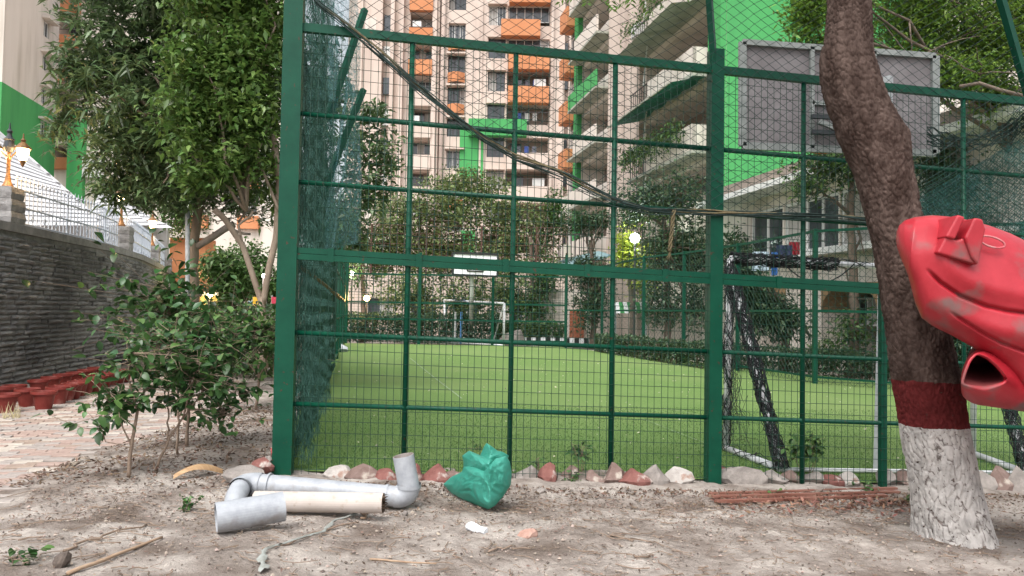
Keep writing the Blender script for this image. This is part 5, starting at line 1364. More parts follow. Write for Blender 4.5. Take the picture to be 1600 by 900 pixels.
# ================================================================ BUILDINGS
m_beige = mat('painted_plaster_pinkish', (.53,.435,.375), (.59,.49,.425), scale=.5, rough=.9, c3=(.43,.34,.29), s3=.8, t3=(.52,.72), stretch=(1,1,.12))
m_cream = mat('painted_plaster_cream', (.58,.52,.46), (.64,.58,.52), scale=.6, rough=.9, c3=(.44,.39,.33), s3=.8, t3=(.52,.72), stretch=(1,1,.12))
m_orange = mat('painted_plaster_orange', (.48,.19,.085), (.53,.23,.11), scale=.6, rough=.85)
m_grn = mat('painted_plaster_green', (.055,.28,.085), (.07,.32,.10), scale=.5, rough=.85, c3=(.045,.22,.075), s3=.8, t3=(.52,.72), stretch=(1,1,.12))
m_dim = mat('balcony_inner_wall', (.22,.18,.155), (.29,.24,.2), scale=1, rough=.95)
m_glass = mat('dark_window_glass', (.03,.035,.04), (.07,.08,.09), scale=1.2, rough=.15, spec=.6)
m_wf = mat('white_window_frame', (.62,.62,.6), rough=.5)
m_gr = mat('balcony_rail_dark', (.06,.05,.05), rough=.6)
m_curt = mat('curtain', (.32,.30,.28), (.42,.4,.37), scale=3, rough=.9)
m_conc = mat('stained_concrete', (.26,.27,.22), (.42,.42,.36), scale=1.2, rough=.95)
class FC:
    """plane frame: u along wall, z up, n outward"""
    def __init__(s, O, u, n, root): s.O = Vector(O); s.u = Vector(u).normalized(); s.n = Vector(n).normalized(); s.root = root
    def P(s, u, z, n=0): q = s.O+s.u*u+s.n*n; return Vector((q.x, q.y, z))
    def box(s, u0, u1, z0, z1, n0, n1, b=None):
        b = b or MB(); o = s.P(u0, z0, n0); return b.obox(o, s.u*(u1-u0), s.n*(n1-n0), (0, 0, z1-z0))
    def px(s, px, py):
        r = ray(px, py); t = (s.O-CAM).dot(s.n)/r.dot(s.n); q = CAM+r*t; return (q-s.O).dot(s.u), q.z
    def wall(s, u0, u1, z0, z1, holes, m, depth=.25, name='wall', back=None, n=0):
        us = sorted(set([u0, u1]+[h for a in holes for h in a[:2] if u0 < h < u1])); zs = sorted(set([z0, z1]+[h for a in holes for h in a[2:4] if z0 < h < z1])); b = MB()
        for a, c in zip(us, us[1:]):
            for e, f in zip(zs, zs[1:]):
                mu, mz = (a+c)/2, (e+f)/2
                if any(h[0] < mu < h[1] and h[2] < mz < h[3] for h in holes): continue
                b.add([s.P(a, e, n), s.P(c, e, n), s.P(c, f, n), s.P(a, f, n)], [(0,1,2,3)])
        for h in holes:
            d = h[4] if len(h) > 4 else depth
            a, c, e, f = h[:4]; q = [(a,e),(c,e),(c,f),(a,f)]
            for k in range(4): (x0, y0), (x1, y1) = q[k], q[(k+1) % 4]; b.add([s.P(x0,y0,n), s.P(x1,y1,n), s.P(x1,y1,n-d), s.P(x0,y0,n-d)], [(0,1,2,3)])
        for q in ((u0,u0),(u1,u1)): b.add([s.P(q[0], z0, n), s.P(q[0], z1, n), s.P(q[0], z1, n-1.2), s.P(q[0], z0, n-1.2)], [(0,1,2,3)])
        return b.build(name, m, s.root)
    def window(s, u0, u1, z0, z1, d=.2, n=0, panes=2, fr=.06, m=None, grill=False):
        f = MB()
        for a, c, e, g in ((u0,u1,z0,z0+fr),(u0,u1,z1-fr,z1),(u0,u0+fr,z0+fr,z1-fr),(u1-fr,u1,z0+fr,z1-fr)): s.box(a, c, e, g, n-d, n-d+.06, f)
        for k in range(1, panes): x = u0+(u1-u0)*k/panes; s.box(x-fr/2, x+fr/2, z0+fr, z1-fr, n-d, n-d+.055, f)
        if grill:
            for k in range(1, 5): x = u0+(u1-u0)*k/5; s.box(x-.012, x+.012, z0, z1, n-d+.08, n-d+.1, f)
        o = f.build('window', m_wf if m is None else m, s.root)
        for k in range(panes):
            a = u0+(u1-u0)*k/panes; c = u0+(u1-u0)*(k+1)/panes
            s.box(a+.01, c-.01, z0+.01, z1-.01, n-d-.03, n-d+.01, MB()).build('pane', m_curt if random.random() < .25 else m_glass, o)
        return o
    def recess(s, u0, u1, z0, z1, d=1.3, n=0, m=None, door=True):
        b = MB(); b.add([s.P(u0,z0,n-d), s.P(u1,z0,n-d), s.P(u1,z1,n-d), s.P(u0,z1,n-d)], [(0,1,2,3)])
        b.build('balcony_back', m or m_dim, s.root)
        if door:
            w_ = min(1.0, (u1-u0)*.35); a = u0+(u1-u0)*random.uniform(.1, .5); s.box(a, a+w_, z0, z0+min(2.0, (z1-z0)*.85), n-d, n-d+.04).build('balcony_door', m_glass, s.root)
    def parapet(s, u0, u1, z0, z1, proj, m, n=0, rail=False, th=.12):
        o = s.box(u0, u1, z0, z1, n+.01, n+proj).build('parapet', m, s.root)
        return o
# --- central tower, seen square on
YT = 70
ct = empty('apartment_tower', at(720, 520, YT), 'tall pinkish apartment tower with orange balconies and a green panel behind the court', 'building')
F1 = FC(at(560, 500, YT), (1, 0, 0), (0, -1, 0), ct)
def ux(px): return F1.px(px, 250)[0]
def zy(py, px=720): return F1.px(px, py)[1]
holes = []; items = []
ZB, ZTt = 0.0, 37
for k in range(-2, 9):
    o1 = 22+49.3*k; o3 = 9+51.5*k
    if o1 < 440:
        z1, z0 = zy(o1, 655), zy(o1+24, 655); holes.append((ux(637), ux(672), z0, z1, 1.4)); items.append(('B1', k, z0, z1))
    o2 = 36+49.5*k
    if o2 < 430:
        z1, z0 = zy(o2, 710), zy(o2+29, 710); holes.append((ux(697), ux(724), z0, z1, .9)); items.append(('B2', k, z0, z1))
    if o3 < 420:
        z1, z0 = zy(o3, 800), zy(o3+31, 800); holes.append((ux(760), ux(787), z0, z1, .3)); items.append(('W3', k, z0, z1)); holes.append((ux(790), ux(856), z0, z1, 1.4)); items.append(('B3', k, z0, z1))
holes += [(ux(593), ux(607), 1, 36.5, .8), (ux(683), ux(692), 1, 36.5, 1.2), (ux(880), ux(887), 1, 36.5, 1.0)]
F1.wall(ux(540), ux(905), ZB, ZTt, holes, m_beige)
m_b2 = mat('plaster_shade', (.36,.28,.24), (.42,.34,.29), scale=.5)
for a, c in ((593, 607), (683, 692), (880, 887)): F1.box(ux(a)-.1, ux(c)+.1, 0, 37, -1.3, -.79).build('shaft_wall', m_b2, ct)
for a, c, n in ((607, 613, .5), (622, 628, .8), (672, 679, .35), (858, 862, .4), (748, 751, .15), (560, 563, .3)): F1.box(ux(a), ux(c), 0, 37, .01, n).build('pilaster', m_beige, ct)
MB().tube([F1.P(ux(689), 0, .35), F1.P(ux(689.5), 37, .35)], .2, 10).build('downpipe', m_b2, ct, smooth=True)
for kind, k, z0, z1 in items:
    y = k
    if kind == 'B1':
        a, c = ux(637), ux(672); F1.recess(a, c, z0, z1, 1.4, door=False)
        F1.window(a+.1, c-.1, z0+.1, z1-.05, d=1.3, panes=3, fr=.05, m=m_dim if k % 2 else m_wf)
        F1.parapet(a-.05, c+.05, z0-1.35, z0, .55, m_orange if k <= 1 else m_beige)
        F1.box(a-.05, c+.05, z0, z0+.06, .5, .57).build('rail', m_gr, ct)
        if k % 3 == 0: F1.box(a+.2, a+1.0, z0+.1, z0+.75, -.3, .1).build('air_conditioner', m_wf, ct)
    elif kind == 'B2':
        a, c = ux(697), ux(724)
        F1.window(a, c, z0, z1, d=.5, panes=3, fr=.06, m=m_wf if k in (0, 4, 5) else m_gr, grill=True)
        if k in (0, 1, 2, 5):
            b = MB(); N = 8; pts_ = [(a+(c-a)*i/N, .55*math.sin(math.pi*i/N)+.1) for i in range(N+1)]
            P = [[F1.P(u, z, n) for z in (z0-.9, z0+.0)] for u, n in pts_]; b.grid(P); b.add([F1.P(u, z0, n) for u, n in pts_], [tuple(range(N+1))]); b.build('parapet', m_orange, ct)
        if k not in (0,): F1.box(a-.1, c+.1, z1, z1+.14, .01, .45).build('sunshade', m_beige, ct)
    elif kind == 'W3':
        a, c = ux(760), ux(787); F1.window(a, c, z0, z1, d=.28, panes=2, m=m_wf if k == 0 else m_gr, grill=True); F1.box(a-.1, c+.1, z1+.02, z1+.14, .01, .4).build('sunshade', m_beige, ct)
    else:
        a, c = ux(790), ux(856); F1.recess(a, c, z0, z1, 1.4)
        if k <= 1: F1.window(a+.05, c-.05, z0+.4, z1, d=.3, panes=5, m=m_wf)
        if k == 4 or k == 3:
            pass
        col = m_orange if k <= 2 else (m_grn if k == 3 else m_beige)
        a2, c2 = (a-.6, c-.9) if k == 0 else (a+.1, c)
        if k == 3: a2, c2 = ux(732), ux(822)
        F1.parapet(a2, c2, z0-1.25, z0+.25, 1.0, col)
        if k >= 1: F1.box(c-1.4, c-.3, z0+.4, z0+1.1, .0, .3, MB()).build('air_conditioner', m_wf, ct) if k % 3 == 2 else None
        for j in range(5): MB().bar(F1.P(a+.3+j*.75, z0+.25, .9), F1.P(a+.3+j*.75, z0+.95, .9), .03).build('rail', m_gr, ct) if k % 2 else None
        F1.box(a, c, z0+.9, z0+.95, .88, .93).build('rail', m_gr, ct) if k % 2 else None
        # washing on the line
        if k in (1, 2, 3, 4):
            for j in range(3): F1.box(a+1+j*.7, a+1.4+j*.7, z0+.3, z0+1.0, .2, .23).build('washing', mat('wash%d%d' % (k, j), random.choice([(.05,.08,.25),(.4,.38,.36),(.3,.05,.06),(.1,.1,.12)]), rough=.9), ct)
F1.box(ux(718), ux(755), zy(278), zy(200), .01, .12).build('green_panel', m_grn, ct)
F1.box(ux(722), ux(745), zy(470), zy(360), .01, .12).build('green_panel', m_grn, ct)
for k in range(9):
    y = 22+49*k; F1.box(ux(594), ux(606), zy(y+26), zy(y), -.75, -.6).build('shaft_panel', m_wf if k % 2 else m_glass, ct)
    F1.box(ux(565), ux(583), zy(y+30), zy(y+8), .01, .03).build('shutter', m_cream, ct) if k % 3 == 0 else None
for k in range(8):
    y = 10+51*k; F1.box(ux(881), ux(886), zy(y+22), zy(y), -.7, -.6).build('shaft_panel', m_glass if k % 3 else m_wf, ct)
F1.box(ux(560), ux(888), 0, zy(410), .3, .5).build('podium_wall', m_cream, ct)

# --- oblique block to the right: facade parallel with the court, green end wall facing us
ob = empty('apartment_block', at(1110, 520, 28.5), 'oblique cream apartment block with stacked balconies and a bright green end wall', 'building')
dv = Vector((-.2, 1, 0)); OB = Vector((13.5-.2*28.3, 28.3, 0))
F2 = FC(OB, dv, Vector((-1, -.2, 0)), ob)
def u2(px): return F2.px(px, 493)[0]
uA0, uA1, uB0, uB1 = u2(950), u2(905), u2(1106), u2(1006)
fl = [1.8+3.0*k for k in range(-0, 8)]
holes = []
for z in fl:
    holes.append((uB0, uB1, z+1.0, z+2.6, 1.5)); holes.append((uA0, uA1, z+.9, z+2.6, 1.5))
holes.append((u2(903), u2(888), .5, 27, 1.5))
F2.wall(0, u2(886), 0, 27.5, holes, m_cream)
F2.box(u2(1002), u2(952), 0, 27.5, .01, .22).build('wall_panel', m_beige, ob)
F2.box(0, u2(1112), 0, 27.5, .01, .25).build('green_strip', m_grn, ob)
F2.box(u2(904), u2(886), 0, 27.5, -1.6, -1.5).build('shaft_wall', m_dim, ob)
F2.box(u2(905), u2(899), 0, 27.5, .01, .3).build('green_strip', m_grn, ob)
for i, z in enumerate(fl):
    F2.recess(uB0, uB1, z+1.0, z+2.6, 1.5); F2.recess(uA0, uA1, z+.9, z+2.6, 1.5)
    pj = .8
    F2.box(uB0-.2, uB1+.2, z-.14, z+.0, .01, pj).build('floor_slab', m_conc, ob)
    m_ = m_cream
    F2.box(uB0-.2, uB1-2.2, z+.01, z+1.0, pj-.14, pj).build('parapet', m_, ob)
    # railing bay at the far end of every balcony
    for j in range(9): q = uB1-2.15+j*.27; MB().bar(F2.P(q, z, pj-.06), F2.P(q, z+1.0, pj-.06), .025).build('rail', m_gr, ob)
    MB().bar(F2.P(uB1-2.2, z+1, pj-.06), F2.P(uB1+.2, z+1, pj-.06), .04).build('rail', m_gr, ob)
    F2.box(uB0-.2, uB0-.08, z, z+1, .01, pj).build('parapet_end', m_, ob)
    MB().tube([F2.P(uB1-1.4, z+1, pj-.1), F2.P(uB1-1.9, z+2.86, pj-.1)], .03, 6).build('washing_pole', m_wf, ob)
    if i in (1, 2, 4):
        F2.box(uB1+.3, uB1+1.1, z+1.1, z+1.7, .02, .4).build('air_conditioner', m_wf, ob)
    F2.box(uA0-.1, uA1+.1, z-.12, z, .01, .9).build('floor_slab', m_conc, ob)
    F2.box(uA0-.1, uA1-(1.2 if i % 2 else 0), z+.01, z+.9, .78, .9).build('parapet', m_grn if i == 4 else m_cream, ob)
    for j in range(6): q = uA0+(uA1-uA0)*j/5; MB().bar(F2.P(q, z, .83), F2.P(q, z+1.2, .83), .025).build('rail', m_gr, ob)
    F2.window(u2(897), u2(889), z+1, z+2.3, d=.0, panes=1, m=m_wf)
    F2.box(u2(899), u2(887), z-.3, z+.9, .01, .8).build('parapet', m_orange if i > 2 else m_cream, ob)
# dark green awning over one balcony with a planter below
za = fl[2]+3.0
b = MB(); P = []
for i in range(2):
    P.append([F2.P(uB0-.2+(uB1+.5-uB0)*j/14, za+(-.1 if i == 0 else -.48)+.02*math.sin(j*2), .05 if i == 0 else 1.75) for j in range(15)])
b.grid(P).build('awning', mat('awning_green', (.01,.13,.09), (.02,.2,.14), scale=3, rough=.7), ob)
MB().bar(F2.P(uB0-.2, za-.5, 1.75), F2.P(uB1+.5, za-.5, 1.75), .06).build('awning_bar', m_conc, ob)
b = MB(); P = []
for i in range(2): P.append([F2.P(uB0-.2+(uB1-uB0+.6)*j/20, fl[3]+2.9+(-.0 if i == 0 else -.3)+.02*math.sin(j*3), .05 if i == 0 else 1.7) for j in range(21)])
b.grid(P).build('awning', m_conc, ob)
for lv_, nn_ in ((2, 1500), (1, 1100), (4, 400)):
    rnd = np.random.default_rng(lv_); t = rnd.random(nn_); Pn = np.array([F2.P(uB0+(uB1-uB0)*a, fl[lv_]+.9+rnd.normal(0, .22)-.5*max(0, rnd.normal(0,.5)), 1.2+rnd.normal(0, .15)) for a in t])
    V, F = leaves(Pn, rdir(nn_, 0, rnd), rnd.uniform(.12, .25, nn_), rnd.uniform(.05, .1, nn_), .4, rnd); npmesh('planter_foliage', V, F, lf_mid, ob, kind='stuff')
# green end wall, square to us
F3 = FC(OB, (1, 0, 0), (0, -1, 0), ob)
F3.wall(.0, 13, 0, 27.5, [(5.5, 6.9, 6.6, 7.9), (5.5, 6.9, 9.6, 10.9), (9, 10.4, 9.6, 10.9)], m_grn)
for z in (6.6, 9.6): F3.window(5.5, 6.9, z, z+1.3, d=.2)
F3.window(9, 10.4, 9.6, 10.9, d=.2)
F3.box(7.6, 13.2, 0, 27.5, .01, .6).build('cream_bay', m_cream, ob)

# --- low wing nearer to us on the right
wg = empty('low_wing', at(1300, 560, 22), 'two storey cream wing with wide white framed windows and arched ground floor on the right', 'building')
OW = Vector((13.3-.2*13, 13, 0)); F4 = FC(OW, dv, Vector((-1, -.2, 0)), wg)
def u4(px): return F4.px(px, 493)[0]
zs0, zs1 = 3.35, 4.95
wins = [(1172, 1222), (1224, 1250), (1256, 1310), (1312, 1368), (1374, 1430), (1436, 1500)]
holes = []; wn = []
for a, c in wins:
    uu0, uu1 = u4(c), u4(a); holes.append((uu0, uu1, zs0, zs1, .25)); wn.append((uu0, uu1))
ar = []
for a, c in ((1165, 1228), (1283, 1372), (1420, 1500)):
    uu0, uu1 = u4(c), u4(a); ar.append((uu0, uu1)); holes.append((uu0, uu1, .3, 2.35, 2.0))
F4.wall(0, 15.5, 0, 5.35, holes, m_cream)
for a, c in wn: F4.window(a, c, zs0, zs1, d=.12, panes=2 if c-a > 1.5 else 1, fr=.10)
F4.box(0, 15.5, 3.18, 3.34, .01, .45).build('sill', m_wf, wg)
F4.box(-.2, 15.7, 5.36, 5.55, -1, .9).build('eave', m_wf, wg)
F4.box(-.2, 15.7, 5.56, 5.9, -1, .7).build('roof_edge', m_dim, wg)
for a, c in ar:
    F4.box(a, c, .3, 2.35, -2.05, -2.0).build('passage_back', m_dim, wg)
    # arch head: fills the corners of the opening
    b = MB(); N = 14; mid = (a+c)/2; hw_ = (c-a)/2
    for i in range(N):
        t0, t1 = math.pi*i/N, math.pi*(i+1)/N; x0, x1 = mid-hw_*math.cos(t0), mid-hw_*math.cos(t1); z0, z1 = 1.55+.8*math.sin(t0), 1.55+.8*math.sin(t1)
        b.add([F4.P(x0, z0, .005), F4.P(x1, z1, .005), F4.P(x1, 2.36, .005), F4.P(x0, 2.36, .005)], [(0,1,2,3)]); b.add([F4.P(x0, z0, .005), F4.P(x1, z1, .005), F4.P(x1, z1, -1.2), F4.P(x0, z0, -1.2)], [(0,1,2,3)])
    b.build('arch', mat('arch_brown', (.24,.15,.08), (.3,.2,.11), scale=4) if 'arch_brown' not in bpy.data.materials else bpy.data.materials['arch_brown'], wg)
    F4.box(a+.3, (a+c)/2, .3, 2.0, -1.2, -1.1).build('door', mat('door_brown', (.12,.06,.03)) if 'door_brown' not in bpy.data.materials else bpy.data.materials['door_brown'], wg)
    F4.window((a+c)/2+.1, c-.1, 1.2, 2.0, d=1.1, panes=2, fr=.05)
# clothes hung under the wing windows
for i, (px, py, w_, h, col, lab) in enumerate(((1188,408,26,30,(.45,.55,.65),'pale blue cloth hung on the line below the wing windows'),(1210,412,9,36,(.04,.15,.45),'narrow bright blue cloth on the line below the wing windows'),(1226,400,26,34,(.03,.04,.09),'dark navy cloth on the line below the wing windows'),(1241,388,16,20,(.35,.02,.04),'dark red cloth on the line below the wing windows'))):
    a = at(px-w_/2, py-h/2, 20.5); P = [[a+Vector((w_*20.5/FX*i_/6, .03*math.sin(i_*2), -h*20.5/FX*j/6)) for j in range(7)] for i_ in range(7)]
    o = MB().grid(P).build('hung_cloth', mat('cloth_%d' % i, col, tuple(x*.7 for x in col), scale=6), label=lab, cat='laundry', loc=tuple(a)); o.modifiers.new('solid', 'SOLIDIFY').thickness = .01
a = at(1160, 392, 20.6); c = at(1290, 375, 20.6); MB().tube([a, c], .008, 4).build('washing_line', m_gr, label='thin line carrying the laundry below the wing windows', cat='washing line', loc=tuple(a))
# pale building seen through the neem tree
fb = empty('far_building', (at(1540, 500, 34).x, 34, 0), 'bright cream building glimpsed through the neem leaves at the upper right', 'building')
F5 = FC(Vector((at(1400, 500, 34).x, 34, 0)), (1, 0, 0), (0, -1, 0), fb)
hs_ = [(2+3.2*k, 3.6+3.2*k, 1.2+3*j, 2.7+3*j) for k in range(4) for j in range(5)]
F5.wall(0, 16, 0, 16.5, hs_, m_cream)
for h in hs_: F5.window(*h, d=.2)
for j in range(6): F5.box(0, 16, 3*j+.0, 3*j+.2, .01, .3).build('floor_band', m_orange if j == 4 else m_wf, fb)

# --- left block
lb = empty('apartment_block', at(40, 520, 62), 'cream apartment block with green lower floors at the upper left', 'building')
OL = at(77, 480, 67.5); OL.z = 0
F6 = FC(OL, Vector((.17, -1, 0)), Vector((1, .17, 0)), lb)
def u6(px): return F6.px(px, 470)[0]
def z6(px, py): return F6.px(px, py)[1]
holes = []; zg = z6(40, 150)
wl_ = [(33,), (88,), (143,), (196,)]
for (py,) in wl_: a, c = u6(53), u6(62); holes.append((min(a, c), max(a, c), z6(57, py+13), z6(57, py-13), .25))
ul = u6(-10)
hg = [h for h in holes if h[3] < zg+.5]; hc = [h for h in holes if h[3] >= zg+.5]
F6.wall(0, ul, zg, 40, hc, m_cream, name='wall'); F6.wall(0, ul, 0, zg, hg, m_grn, name='green_wall')
for h in holes:
    F6.window(*h[:4], d=.2, panes=2, fr=.08); F6.box(h[0]-.5, h[1]+.5, h[3]+.02, h[3]+.18, .01, .6).build('sunshade', m_cream, lb)
# balcony shaft beyond the corner, facing us
YL = 69
F7 = FC(at(77, 480, YL), (1, 0, 0), (0, -1, 0), lb)
def u7(px): return F7.px(px, 300)[0]
def z7(py): return F7.px(98, py)[1]
holes = []
for y in (-30, 22, 78, 133, 215): pass
bal = [(-28, 5), (25, 58), (85, 112), (140, 212), (215, 248)]
for y0, y1 in bal: holes.append((u7(82), u7(116), z7(y1), z7(y0), 1.6))
F7.wall(0, u7(119), 0, 42, holes, m_cream)
for (y0, y1), col in zip(bal, (m_orange, m_orange, m_orange, m_cream, m_orange)):
    F7.recess(u7(82), u7(116), z7(y1), z7(y0), 1.6, m=m_dim); F7.box(u7(81), u7(117), z7(y1+17), z7(y1), .01, .7).build('parapet', col, lb)
    F7.box(u7(81), u7(117), z7(y1-8), z7(y1-9), .6, .65).build('rail', m_gr, lb)
rb_ = empty('apartment_block', at(130, 520, 66), 'cream block with bright green lower corner behind the mango leaves on the left', 'building')
F8 = FC(at(118, 480, 66), (1, 0, 0), (0, -1, 0), rb_)
def u8(px): return F8.px(px, 300)[0]
def z8(py): return F8.px(118, py)[1]
hh = [(u8(x0), u8(x0+22), z8(y+22), z8(y), .25) for x0 in (200, 300, 380) for y in (-20, 35, 90, 145, 200, 255, 310)]
F8.wall(0, u8(460), 0, 40, hh, m_cream)
for h in hh: F8.window(*h[:4], d=.2)
F8.box(-.9, u8(133), 0, z8(172), .01, .5).build('green_corner', m_grn, rb_)
F8.box(u8(133), u8(165), z8(278), z8(248), .01, .6).build('white_bay', m_wf, rb_)
for h in hh: F8.box(h[0]-.3, h[1]+.3, h[2]-1.2, h[2]-.1, .01, .5).build('parapet', m_orange, rb_) if h[0] > u8(250) else None

# --- white marquee behind the wall
m_tent = mat('white_marquee_cloth', (.42,.42,.43), (.48,.48,.49), scale=1, rough=.7)
tn = empty('marquee', at(100, 460, 22), 'white marquee roof with horizontal seams behind the iron railing', 'tent')
def tentface(quad, Ya, Yb, parent, n=14):
    """stepped overlapping cloth strips; quad tl,tr,br,bl"""
    for i in range(n):
        t0, t1 = i/n, (i+1)/n
        def L_(t, s, dd=0):
            x = (quad[0][0]*(1-s)+quad[1][0]*s)*(1-t)+(quad[3][0]*(1-s)+quad[2][0]*s)*t; y = (quad[0][1]*(1-s)+quad[1][1]*s)*(1-t)+(quad[3][1]*(1-s)+quad[2][1]*s)*t
            return at(x, y, (Ya*(1-t)+Yb*t)-dd)
        P = [[L_(t0, s, .0), L_(t0+(t1-t0)*.8, s, .05), L_(t1, s, .10), L_(t1, s, 0)] for s in np.linspace(0, 1, 9)]
        MB().grid(P).build('cloth_strip', m_tent, parent)
tentface([(-60,150),(30,232),(160,352),(-60,352)], 27, 22, tn, 20)
tentface([(44,243),(46,243),(300,470),(46,400)], 27.3, 26.5, tn, 16)
tn2 = empty('marquee', at(180, 460, 27), 'second smaller white marquee peak behind the lamp on the second pillar', 'tent')
tentface([(148,308),(160,302),(240,352),(136,352)], 31, 28, tn2, 9); tentface([(160,302),(170,304),(270,356),(240,356)], 31, 28, tn2, 9)
MB().box((at(-60,352,24).x, 24, 0), (at(150,352,24).x, 24.3, 4.0)).build('side_cloth', m_tent, tn); MB().box((at(136,352,29).x, 29, 0), (at(262,352,29).x, 29.2, 4.6)).build('side_cloth', m_tent, tn2)
# orange lit building left
og = empty('orange_building', at(280, 520, 34), 'small orange wall lit by garden lamps beyond the end of the retaining wall', 'building')
F9 = FC(at(262, 490, 34), (1, 0, 0), (0, -1, 0), og); zo = F9.px(280, 372)[1]
F9.wall(0, F9.px(318, 480)[0], 0, zo, [(.5, 1.2, .3, 2.2, .3)], m_orange); F9.box(.5, 1.2, .3, 2.2, -.3, -.25).build('door', m_gr, og); F9.box(-.2, F9.px(318, 480)[0]+.2, zo, zo+.2, -.5, .3).build('roof_edge', m_cream, og)
yb = empty('yellow_kiosk', at(330, 500, 26), 'small yellow lit hut beyond the hedge right of the mango trunk', 'hut')
F10 = FC(at(312, 490, 26), (1, 0, 0), (0, -1, 0), yb); m_yel = mat('yellow_wall', (.72,.5,.2), (.78,.58,.26), scale=2)
w10 = F10.px(339, 480)[0]; z10 = F10.px(325, 462)[1]
F10.wall(0, w10, 0, z10, [(.15, .3, .2, 1.3, .1)], m_yel); F10.box(.15, .3, .2, 1.3, -.12, -.1).build('slot', m_gr, yb); F10.box(-.1, w10+.1, z10, z10+.12, -.3, .2).build('roof', m_cream, yb)
# ground floor wall and shops behind the far end
gw = empty('boundary_building', at(720, 520, 46), 'low pinkish wall behind the trees at the far end of the court', 'wall')
F11 = FC(at(520, 490, 46), (1, 0, 0), (0, -1, 0), gw)
F11.wall(0, F11.px(905, 480)[0], 0, F11.px(700, 418)[1], [(2+2.6*k, 3.6+2.6*k, .9, 2.2, .3) for k in range(5)], m_beige)
for k in range(5): F11.window(2+2.6*k, 3.6+2.6*k, .9, 2.2, d=.25)
wb = empty('white_gate_wall', at(870, 520, 36), 'white wall with brick red pier beside the black and white kerb', 'wall')
F12 = FC(at(822, 490, 36), (1, 0, 0), (0, -1, 0), wb)
F12.wall(0, F12.px(930, 480)[0], 0, F12.px(870, 452)[1], [], m_cream); a_, c_ = F12.px(890, 480)[0], F12.px(912, 480)[0]
for r in range(9): F12.box(a_, c_, .15+r*.16, .30+r*.16, .01, .25).build('brick_course', mat('brick_red', (.3,.09,.05), (.38,.14,.08), scale=6) if 'brick_red' not in bpy.data.materials else bpy.data.materials['brick_red'], wb)
kb = empty('painted_kerb', G(875, 537), 'black and white painted kerb at the far right end of the court', 'kerb')
for i in range(16):
    a = G(815+i*7.5, 537); Yk = 33.2; MB().box((at(815+i*7.5, 530, Yk).x, Yk, 0), (at(815+i*7.5+7.4, 530, Yk).x, Yk+.3, .35)).build('kerb_block', m_black if i % 2 else m_white, kb)
# blue cap on far side, orange lamp, white floodlight
def glow(px, py, Y, r, col, e, lab, base=None):
    p = at(px, py, Y); ro = empty('garden_light', (p.x, p.y, 0), lab, 'lamp')
    MB().lathe(p, [(0,-r),(r*.7,-r*.7),(r,0),(r*.7,r*.7),(0,r)], 10).build('globe', mat('glow_%s' % lab[:6].replace(' ', '_'), col, emit=col, estr=e), ro, smooth=True)
    MB().tube([(p.x, p.y, 0), (p.x, p.y, p.z-r)], .04, 6).build('post', m_gr, ro)
    l = bpy.data.lights.new('lamp_light', 'POINT'); l.energy = 60; l.color = col; l.shadow_soft_size = .2; o = bpy.data.objects.new('lamp_light', l); COL.objects.link(o); o.parent = ro; o.location = (0, -.3, p.z)
glow(573, 466, 34, .14, (1,.6,.22), 14, 'orange glowing lamp behind the far left end of the turf')
glow(550, 427, 35, .10, (1,.97,.88), 14, 'small white light among the leaves above the orange lamp')
glow(413, 431, 19, .06, (1,.97,.9), 14, 'round white light behind the forked trunk')
glow(327, 462, 25.3, .10, (1,.85,.45), 10, 'yellow lamp in front of the small yellow hut')
glow(992, 372, 29.3, .2, (.85,1,.9), 6, 'bright greenish floodlight among the trees left of the middle post')
# play equipment glimpses
def toy(px, py, Y, w_, h, col, lab, name, cat):
    p = at(px, py, Y); r_ = empty(name, (p.x, p.y, 0), lab, cat); m = mat(name+'_paint', col, tuple(x*.8 for x in col), scale=4, rough=.5); s_ = Y/FX
    MB().box((p.x-w_*s_/2, p.y, p.z-h*s_/2), (p.x+w_*s_/2, p.y+.12, p.z+h*s_/2)).build('panel', m, r_)
    for sg in (-1, 1): MB().tube([(p.x+sg*w_*s_/2, p.y+.06, 0), (p.x+sg*w_*s_/2, p.y+.06, p.z+h*s_/2+.05)], .03, 6).build('leg', m_dg, r_)
    return r_
toy(405, 474, 26, 20, 20, (.8,.5,.08), 'yellow play panel far behind the forked trunk', 'play_panel', 'play equipment')
toy(430, 470, 26, 12, 12, (.5,.05,.1), 'red play panel between forked trunk and corner post', 'play_panel', 'play equipment')
toy(390, 480, 26, 6, 18, (.1,.3,.6), 'blue post panel left of the yellow play panel', 'play_panel', 'play equipment')
p = at(716, 480, 33.6); r_ = empty('slide_hood', (p.x, p.y, 0), 'blue plastic hood behind the far goal', 'play equipment'); m_bl = mat('blue_plastic', (.06,.2,.5), (.15,.3,.6), scale=2, rough=.4)
P = [[Vector((p.x+.55*math.cos(t*math.pi/10), p.y+.5*j/4, p.z-.2+.6*math.sin(t*math.pi/10))) for t in range(11)] for j in range(5)]
MB().grid(P).build('hood', m_bl, r_, smooth=True)
for dx_ in (-.12, .14): MB().tube([(p.x+dx_, p.y, 0), (p.x+dx_, p.y, p.z-.2)], .05, 6).build('leg', m_bl if dx_ > 0 else m_dg, r_)
p = G(765, 536); q = Vector((p.x+.1, 33.2, 0)); rock('rubble_heap', (q.x+1.0, q.y, .25), (1.6,.8,.9), sm['grey'], 333, label='grey heap of rubble against the hedge right of the far backboard pole', cat='rubble')
p = G(536, 550); rock('rubbish_bag', (p.x, p.y, .12), (.5,.3,.3), mat('white_bag', (.55,.57,.6), rough=.5), 334, label='small white rubbish bag at the far left corner of the turf', cat='bag', peak=.3)
